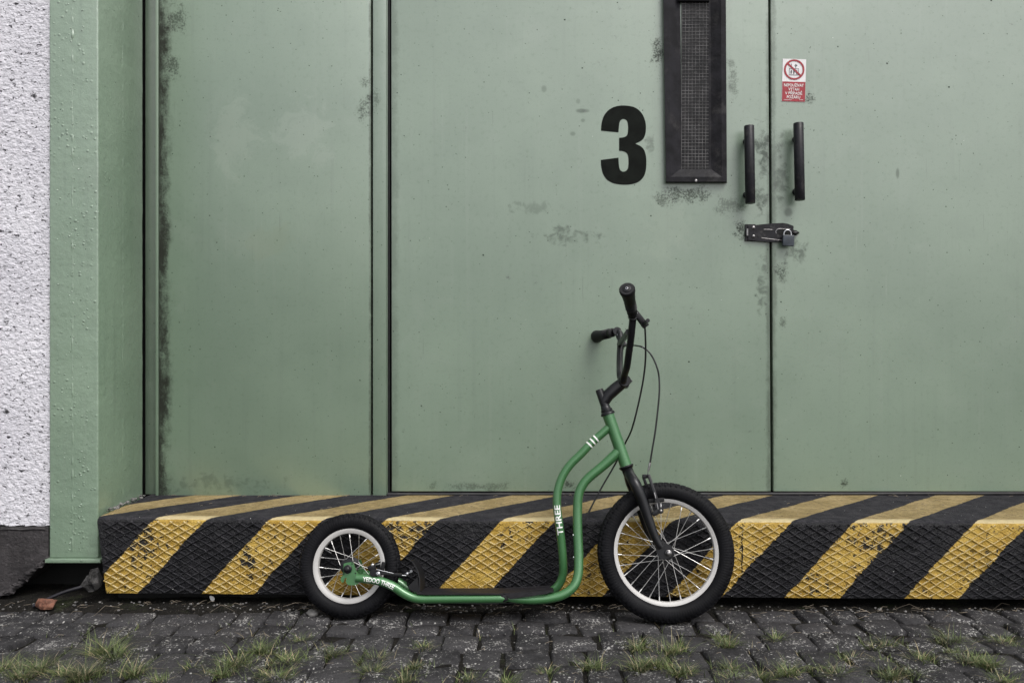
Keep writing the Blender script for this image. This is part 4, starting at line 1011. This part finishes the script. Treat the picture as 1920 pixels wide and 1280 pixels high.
for sgn in (1, -1):
    b = bmesh.new(); poly = [L(x, y_, .0545) for x, y_ in ((787, 1111), (782.5, 1081), (774, 1090), (765, 1099), (767, 1103), (776, 1109))]
    prism(b, [Vector((p.x, p.y * sgn, p.z)) for p in poly], (0, .002 * sgn, 0)); kp('guard_cheek', b, M['splastic'], 30)
# under-deck cross plate
b = bmesh.new(); p0, p1 = L(800, 1126, 0), L(935, 1126, 0); box(b, p0.x, p1.x, -.04, .04, p0.z - .002, p0.z + .003, .001); kp('under_plate', b, M['sblack'])

# rear dropouts
zr = [(530, 588), (560, 577), (600, 573), (634, 583), (642, 615), (655, 655), (688, 708), (692, 765), (680, 800), (640, 813), (585, 813), (563, 800), (551, 772), (561, 742), (548, 734), (536, 750), (530, 778), (511, 787), (497, 762), (500, 735), (517, 715), (540, 702), (534, 672), (522, 640)]
for sgn in (1, -1):
    b = bmesh.new(); poly = [L(550 + x / 5.564, 950 + y_ / 5.564, .044) for x, y_ in zr]
    poly = [Vector((p.x, -.044 * sgn, p.z)) for p in poly]
    prism(b, poly, (0, -.005 * sgn, 0)); bmesh.ops.triangulate(b, faces=b.faces[:]); o = kp('dropout', b, M['sgreen'], 25)
    b = bmesh.new(); lathe(b, [(.03, .005), (.049, .005), (.049, .0125), (.053, .0125), (.0545, .010), (.0545, .0085), (.061, .0075), (.063, .004)], Vector((L(653, 1066, .045).x, 0, L(653, 1066, .045).z)), (0, -sgn, 0), 16); kp('axle_nut', b, M['sblack'], 35, o)
    for x, y_ in ((612, 593), (648, 690), (660, 780)):
        b = bmesh.new(); q = L(550 + x / 5.564, 950 + y_ / 5.564, .0495); lathe(b, [(0, .0022), (.0012, .002)], Vector((q.x, -.0485 * sgn, q.z)), (0, -sgn, 0), 8)
        kp('rivet', b, M['sblack'], 40, o)
# rear V-brake lying along the stay
def rearm(sgn):
    b = bmesh.new(); s_ = .05
    a = L(701, 1073, s_); e = L(762, 1077.5, s_ * .8); a.y *= sgn; e.y *= sgn
    d = (e - a).normalized(); y_ = Vector((0, 1, 0)); y_ = (y_ - d * y_.dot(d)).normalized()
    obox(b, a * .55 + e * .45, d, y_, d.cross(y_), (e - a).length * .42, .004, .0042, .0015)
    lathe(b, [(-.009, .0105), (.009, .0105)], a, (0, 1, 0), 16); q = L(697, 1064, s_); q.y *= sgn; obox(b, q, (1, 0, .3), (0, 1, 0), (-.3, 0, 1), .011, .007, .008, .003)
    o = kp('brake_arm', b, M['sblack'], 40)
    for px, py, r_ in ((698.5, 1058.5, .0045), (709, 1075, .0062)):
        q = L(px, py, s_ + .006); q.y *= sgn; b = bmesh.new(); lathe(b, [(-.004, r_), (.003, r_), (.0045, r_ * .7), (.0047, r_ * .45), (.0025, r_ * .4)], q, (0, -sgn, 0), 14); kp('brake_bolt', b, M['steel'], 40, o)
    b = bmesh.new(); p0, p1 = L(706, 1067, s_ + .006), L(738, 1074.5, s_ + .004); p0.y *= sgn; p1.y *= sgn; tube(b, [p0, (p0 + p1) / 2, p1], .0011, 6)
    p0, p1 = L(739, 1077.5, s_ * .85), L(763, 1078.5, s_ * .75); p0.y *= sgn; p1.y *= sgn; tube(b, [p0, (p0 + p1) / 2, p1], .0018, 6); kp('brake_wire', b, M['steel'], 60, o)
    b = bmesh.new(); q = L(718, 1063, .02); q.y = -.022 * sgn; obox(b, q, (.2, 0, 1), (0, 1, 0), (-1, 0, .2), .016, .006, .006, .003); kp('brake_pad', b, M['srubber'], 40, o)
    b = bmesh.new(); q = L(763.5, 1075, s_ * .75); q.y *= sgn; lathe(b, [(-.004, .004), (.004, .004), (.005, .002)], q, (0, -sgn, 0), 12); kp('cable_anchor', b, M['steel'], 40, o)
rearm(1); rearm(-1)
for px, py in ((694, 1079), (709, 1084)):
    b = bmesh.new(); q = L(px, py - 1, .046); lathe(b, [(-.006, .006), (.006, .006)], q, (0, 1, 0), 12); kp('brake_boss', b, M['sgreen'], 40)
# bottle-cage rivet nuts on the lower tube
for px, py in ((1075.6, 1003), (1076.2, 1044.5)):
    b = bmesh.new(); q = L(px, py, .006); dx = Vector((-1, 0, 0)); lathe(b, [(-.004, .0045), (.002, .0045), (.0036, .003), (.004, .001)], q, dx, 12); kp('rivet_nut', b, M['steel'], 40)
# decals: three bands and the lettering, wrapped on the tubes
def arc(path):
    s_ = [0]
    for i in range(1, len(path)): s_.append(s_[-1] + (path[i] - path[i - 1]).length)
    return s_
def nearest(path, p):
    return min(range(len(path)), key=lambda i: (path[i] - p).length)
b = bmesh.new()
for px, py in ((1105.3, 833.8), (1111.3, 827.7), (1117.2, 822.0)):
    i = nearest(up_path, L(px, py)); q = L(px, py); t_ = (up_path[i + 1] - up_path[i - 1]).normalized() if 0 < i < len(up_path) - 1 else Vector((1, 0, 0))
    j0 = min(range(len(up_path) - 1), key=lambda k: ((up_path[k] + up_path[k + 1]) / 2 - q).length); A_, B_ = up_path[j0], up_path[j0 + 1]; t_ = (B_ - A_).normalized(); cpt = A_ + t_ * (q - A_).dot(t_)
    lathe(b, [(-.0024, .01305), (.0024, .01305)], cpt, t_, 28)
kp('stripe_decal', b, M['decal'], 40)
def tube_text(txt, path, p_start, p_end, height, r_, flip=1):
    me = text_mesh(txt, 1.0, 0.020, 3); bt = bmesh.new(); bt.from_mesh(me); bpy.data.meshes.remove(me)
    bmesh.ops.triangulate(bt, faces=bt.faces[:])
    for _ in range(2): bmesh.ops.subdivide_edges(bt, edges=bt.edges[:], cuts=1, use_grid_fill=True)
    x0 = min(v.co.x for v in bt.verts); x1 = max(v.co.x for v in bt.verts); y0 = min(v.co.y for v in bt.verts); y1 = max(v.co.y for v in bt.verts)
    s_ = arc(path)
    def param(p):
        best = None
        for k in range(len(path) - 1):
            d = path[k + 1] - path[k]; t_ = max(0, min(1, (p - path[k]).dot(d) / d.length_squared)); q = path[k] + d * t_
            e = (q - p).length
            if best is None or e < best[0]: best = (e, s_[k] + d.length * t_)
        return best[1]
    sa, sb = param(p_start), param(p_end)
    def at(sv):
        for k in range(len(path) - 1):
            if s_[k + 1] >= sv or k == len(path) - 2:
                t_ = (sv - s_[k]) / (s_[k + 1] - s_[k]); q = path[k].lerp(path[k + 1], t_)
                d0 = (path[min(k + 1, len(path) - 1)] - path[max(k - 1, 0)]).normalized(); d1 = (path[min(k + 2, len(path) - 1)] - path[k]).normalized()
                return q, d0.lerp(d1, t_).normalized()
    sg2 = 1 if sb > sa else -1
    for v in bt.verts:
        sv = sa + (sb - sa) * (v.co.x - x0) / (x1 - x0); h_ = ((v.co.y - y0) / (y1 - y0) - .5) * height
        q, d = at(sv); d = d * sg2
        nr = Vector((0, -1, 0)); nr = (nr - d * nr.dot(d)).normalized(); upv = nr.cross(d)
        a = h_ / r_; v.co = q + nr * (math.cos(a) * r_) + upv * (math.sin(a) * r_)
    return kp('lettering', bt, M['decal'], None)
tube_text('THREE', up_path, L(1049.8, 1001.5, 0), L(1045.0, 946.5, 0), .0195, .01305)
tube_text('YEDOO THREE', rr_path, L(682.0, 1086.5, .046), L(740, 1100.5, .046), .0140, .01375)

# ================================================================== SMALL THINGS ON THE GROUND
v = G(87, 1139)
b = bmesh.new(); rock(b, (0, 0, .012), .032, .018, .017, 3, .45, 4.2); o = link('brick_fragment', b, M['brick'], None, 50); o.location = v; tag(o, 'broken lump of red brick lying in front of the hole under the pillar', 'brick')
v = G(178, 1122); b = bmesh.new(); rock(b, (0, 0, 0), .022, .03, .036, 2, .75, 5.1); o = link('concrete_lump', b, M['stone_lump'], None, 20); o.location = (-1.332, -0.338, 0.070); tag(o, 'rough dark concrete lump wedged between pillar foot and striped step', 'stone')
b = bmesh.new(); a0, a1 = G(62, 1136, .004), PY(168, 1096, -0.30); tube(b, catmull([a0, a0.lerp(a1, .5) + Vector((0, 0, .008)), a1, a1 + Vector((.05, .04, .004))], 8), .0058, 10)
o = link('old_pipe', b, M['black_paint'], None, 60); tag(o, 'thin dark pipe slanting out of the hole under the pillar', 'pipe')
v = G(586, 1154); b = bmesh.new(); rock(b, (0, 0, .008), .017, .014, .012, 3, .3, 2.2); o = link('pebble', b, M['pebble'], None, 60); o.location = v; tag(o, 'round grey pebble beside the small rear wheel', 'stone')
v = G(397, 1128); b = bmesh.new()
prism(b, [Vector(p) for p in ((-.008, 0, .018), (-.002, -.004, .022), (.006, -.002, .018), (.010, 0, .010), (.003, .002, .0), (-.004, 0, .006))], (0, .001, 0)); o = link('white_scrap', b, M['flake'], None, None); o.location = v; tag(o, 'tiny white scrap standing on edge below the striped step', 'scrap')

# grass tufts in the joints
rnd = random.Random(77)
def blade(b, base, ln, ang, lean, wd, mi):
    d = Vector((math.cos(ang), math.sin(ang), 0)); sd_ = Vector((-d.y, d.x, 0)); prev = None
    for k in range(4):
        t_ = k / 3; p = base + d * (ln * lean * t_ ** 1.6) + Vector((0, 0, ln * (t_ - .35 * lean * t_ ** 2.2))); w2 = wd * (1 - t_ * .92)
        cur = (b.verts.new(p - sd_ * w2), b.verts.new(p + sd_ * w2))
        if prev: f = b.faces.new((prev[0], prev[1], cur[1], cur[0])); f.material_index = mi
        prev = cur
tufts = [(195, 1224, 1.7, .085), (215, 1236, 1.0, .09), (75, 1252, 1.8, .06), (11, 1252, 1.7, .06), (157, 1268, 2.0, .075), (40, 1268, 1.6, .06), (250, 1262, 1.2, .07), (120, 1262, 1.1, .05), (442, 1245, 1.5, .06), (415, 1262, 1.0, .05), (487, 1220, 1.3, .06), (536, 1242, 1.5, .06), (517, 1272, 1.6, .06), (566, 1199, .7, .04), (622, 1226, 1.2, .05), (705, 1236, 1.3, .05), (696, 1259, 1.1, .05), (793, 1211, .8, .04), (780, 1245, .7, .035), (757, 1274, 1.0, .05), (1196, 1213, 1.1, .05), (1260, 1219, 1.3, .055), (1363, 1208, 1.0, .055), (1355, 1195, .5, .04), (1110, 1250, 1.3, .05), (1027, 1260, .7, .04), (1200, 1249, 1.2, .05), (1230, 1243, 1.2, .05), (1279, 1260, 1.4, .06), (1365, 1250, 1.0, .045), (1376, 1272, 1.0, .05), (1425, 1268, .9, .05), (1455, 1197, .7, .045), (1477, 1260, 1.2, .055), (1567, 1264, 1.2, .055), (1594, 1234, .8, .04), (1526, 1252, .6, .035), (1661, 1207, .8, .045), (1640, 1212, .6, .04), (1654, 1242, .9, .045), (1672, 1268, 1.2, .05), (1729, 1234, 1.0, .05), (1781, 1203, 1.2, .06), (1788, 1222, .7, .04), (1717, 1264, .8, .045), (1815, 1238, 1.1, .05), (1840, 1244, 1.0, .05), (1879, 1203, 1.0, .05), (1852, 1246, 1.1, .05), (1912, 1215, .8, .04), (1880, 1276, 1.0, .05), (300, 1272, .7, .04), (360, 1250, .6, .04), (880, 1270, .6, .04), (950, 1276, .6, .035)]
g = bmesh.new()
for (px, py, dens, ln) in tufts:
    c_ = G(px, py)
    for k in range(int(150 * dens)):
        r_ = abs(rnd.gauss(0, .023)) * dens ** .5; a = rnd.uniform(0, 6.283); base = c_ + Vector((r_ * math.cos(a) * .95, r_ * math.sin(a) * .6, -.012))
        lng = ln * rnd.choice((rnd.uniform(.25, .7), rnd.uniform(.3, .8), rnd.uniform(.5, 1.1)))
        blade(g, base, lng, rnd.uniform(0, 6.283) if rnd.random() < .35 else a + rnd.gauss(0, .7), rnd.uniform(.5, 1.35), rnd.uniform(.0007, .0014), 1 if rnd.random() < .17 else 0)
# thin growth through other joints
for k in range(1700):
    s_ = rnd.choice(stones[:290]); e = rnd.choice((-1, 1))
    if rnd.random() < .5: base = Vector((s_[0] + e * (s_[2] / 2 + .004), s_[1] + rnd.uniform(-.5, .5) * s_[3], -.012))
    else: base = Vector((s_[0] + rnd.uniform(-.5, .5) * s_[2], s_[1] + e * (s_[3] / 2 + .004), -.012))
    if noise.noise(Vector((base.x * 3, base.y * 5, 0))) < .0 or base.y > -.5: continue
    blade(g, base, rnd.uniform(.014, .034), rnd.uniform(0, 6.283), rnd.uniform(.3, 1.2), rnd.uniform(.0008, .0014), 1 if rnd.random() < .4 else 0)
tag(link('grass', g, [M['grass'], M['straw']], None, None), 'short tufts of grass sprouting between the cobbles', kind='stuff')

# straw, twigs and grit swept against the step
g = bmesh.new()
for k in range(260):
    x = rnd.uniform(-1.75, 1.75)
    if rnd.random() < .75: y_ = yfr(x) - abs(rnd.gauss(0, .045)) + .012
    else: y_ = rnd.uniform(-.95, -.40)
    ln = rnd.uniform(.008, .035) * (2.2 if rnd.random() < .12 else 1); a = rnd.uniform(-.5, .5) if rnd.random() < .6 else rnd.uniform(0, 6.28)
    p = Vector((x, y_, rnd.uniform(.001, .008))); d = Vector((math.cos(a), math.sin(a) * .8, rnd.uniform(-.1, .35))) * ln; bend = Vector((rnd.uniform(-.2, .2), rnd.uniform(-.2, .2), rnd.uniform(0, .25))) * ln
    tube(g, [p - d / 2, p + bend, p + d / 2], rnd.uniform(.0003, .0008), 4)
for k in range(90):     # crumbs on the step in front of the sill
    x = rnd.uniform(-1.3, 1.8); y_ = rnd.uniform(-.03, -.004) if rnd.random() < .7 else rnd.uniform(-.33, -.02)
    ln = rnd.uniform(.004, .018); a = rnd.uniform(0, 6.28); p = Vector((x, y_, Z1s + .0025)); d = Vector((math.cos(a), math.sin(a), .15)) * ln
    tube(g, [p - d / 2, p + Vector((0, 0, ln * .1)), p + d / 2], rnd.uniform(.0004, .0011), 4)
tag(link('dry_stalks', g, M['twig'], None, None), 'dry stalks and straw swept along the foot of the step', kind='stuff')
g = bmesh.new()
for k in range(620):
    x = rnd.uniform(-1.8, 1.8); y_ = (yfr(x) - abs(rnd.gauss(0, .05)) + .02) if rnd.random() < .6 else rnd.uniform(-1.0, -.40)
    s_ = rnd.uniform(.0012, .0042); rock(g, (x, y_, .000 + s_ * .3 if y_ > -.46 else rnd.uniform(-.004, .003)), s_ * 1.2, s_, s_ * .8, 1, .4, k * .7)
for k in range(34):
    x = PX1 + abs(rnd.gauss(0, .01)) + .002; y_ = rnd.uniform(-.27, -.01); s_ = rnd.uniform(.002, .007); rock(g, (x, y_, Z1s + s_ * .4), s_, s_, s_ * .8, 1, .5, k)
tag(link('grit', g, M['pebble'], None, None), 'loose grit and crumbs along the foot of the step', kind='stuff')
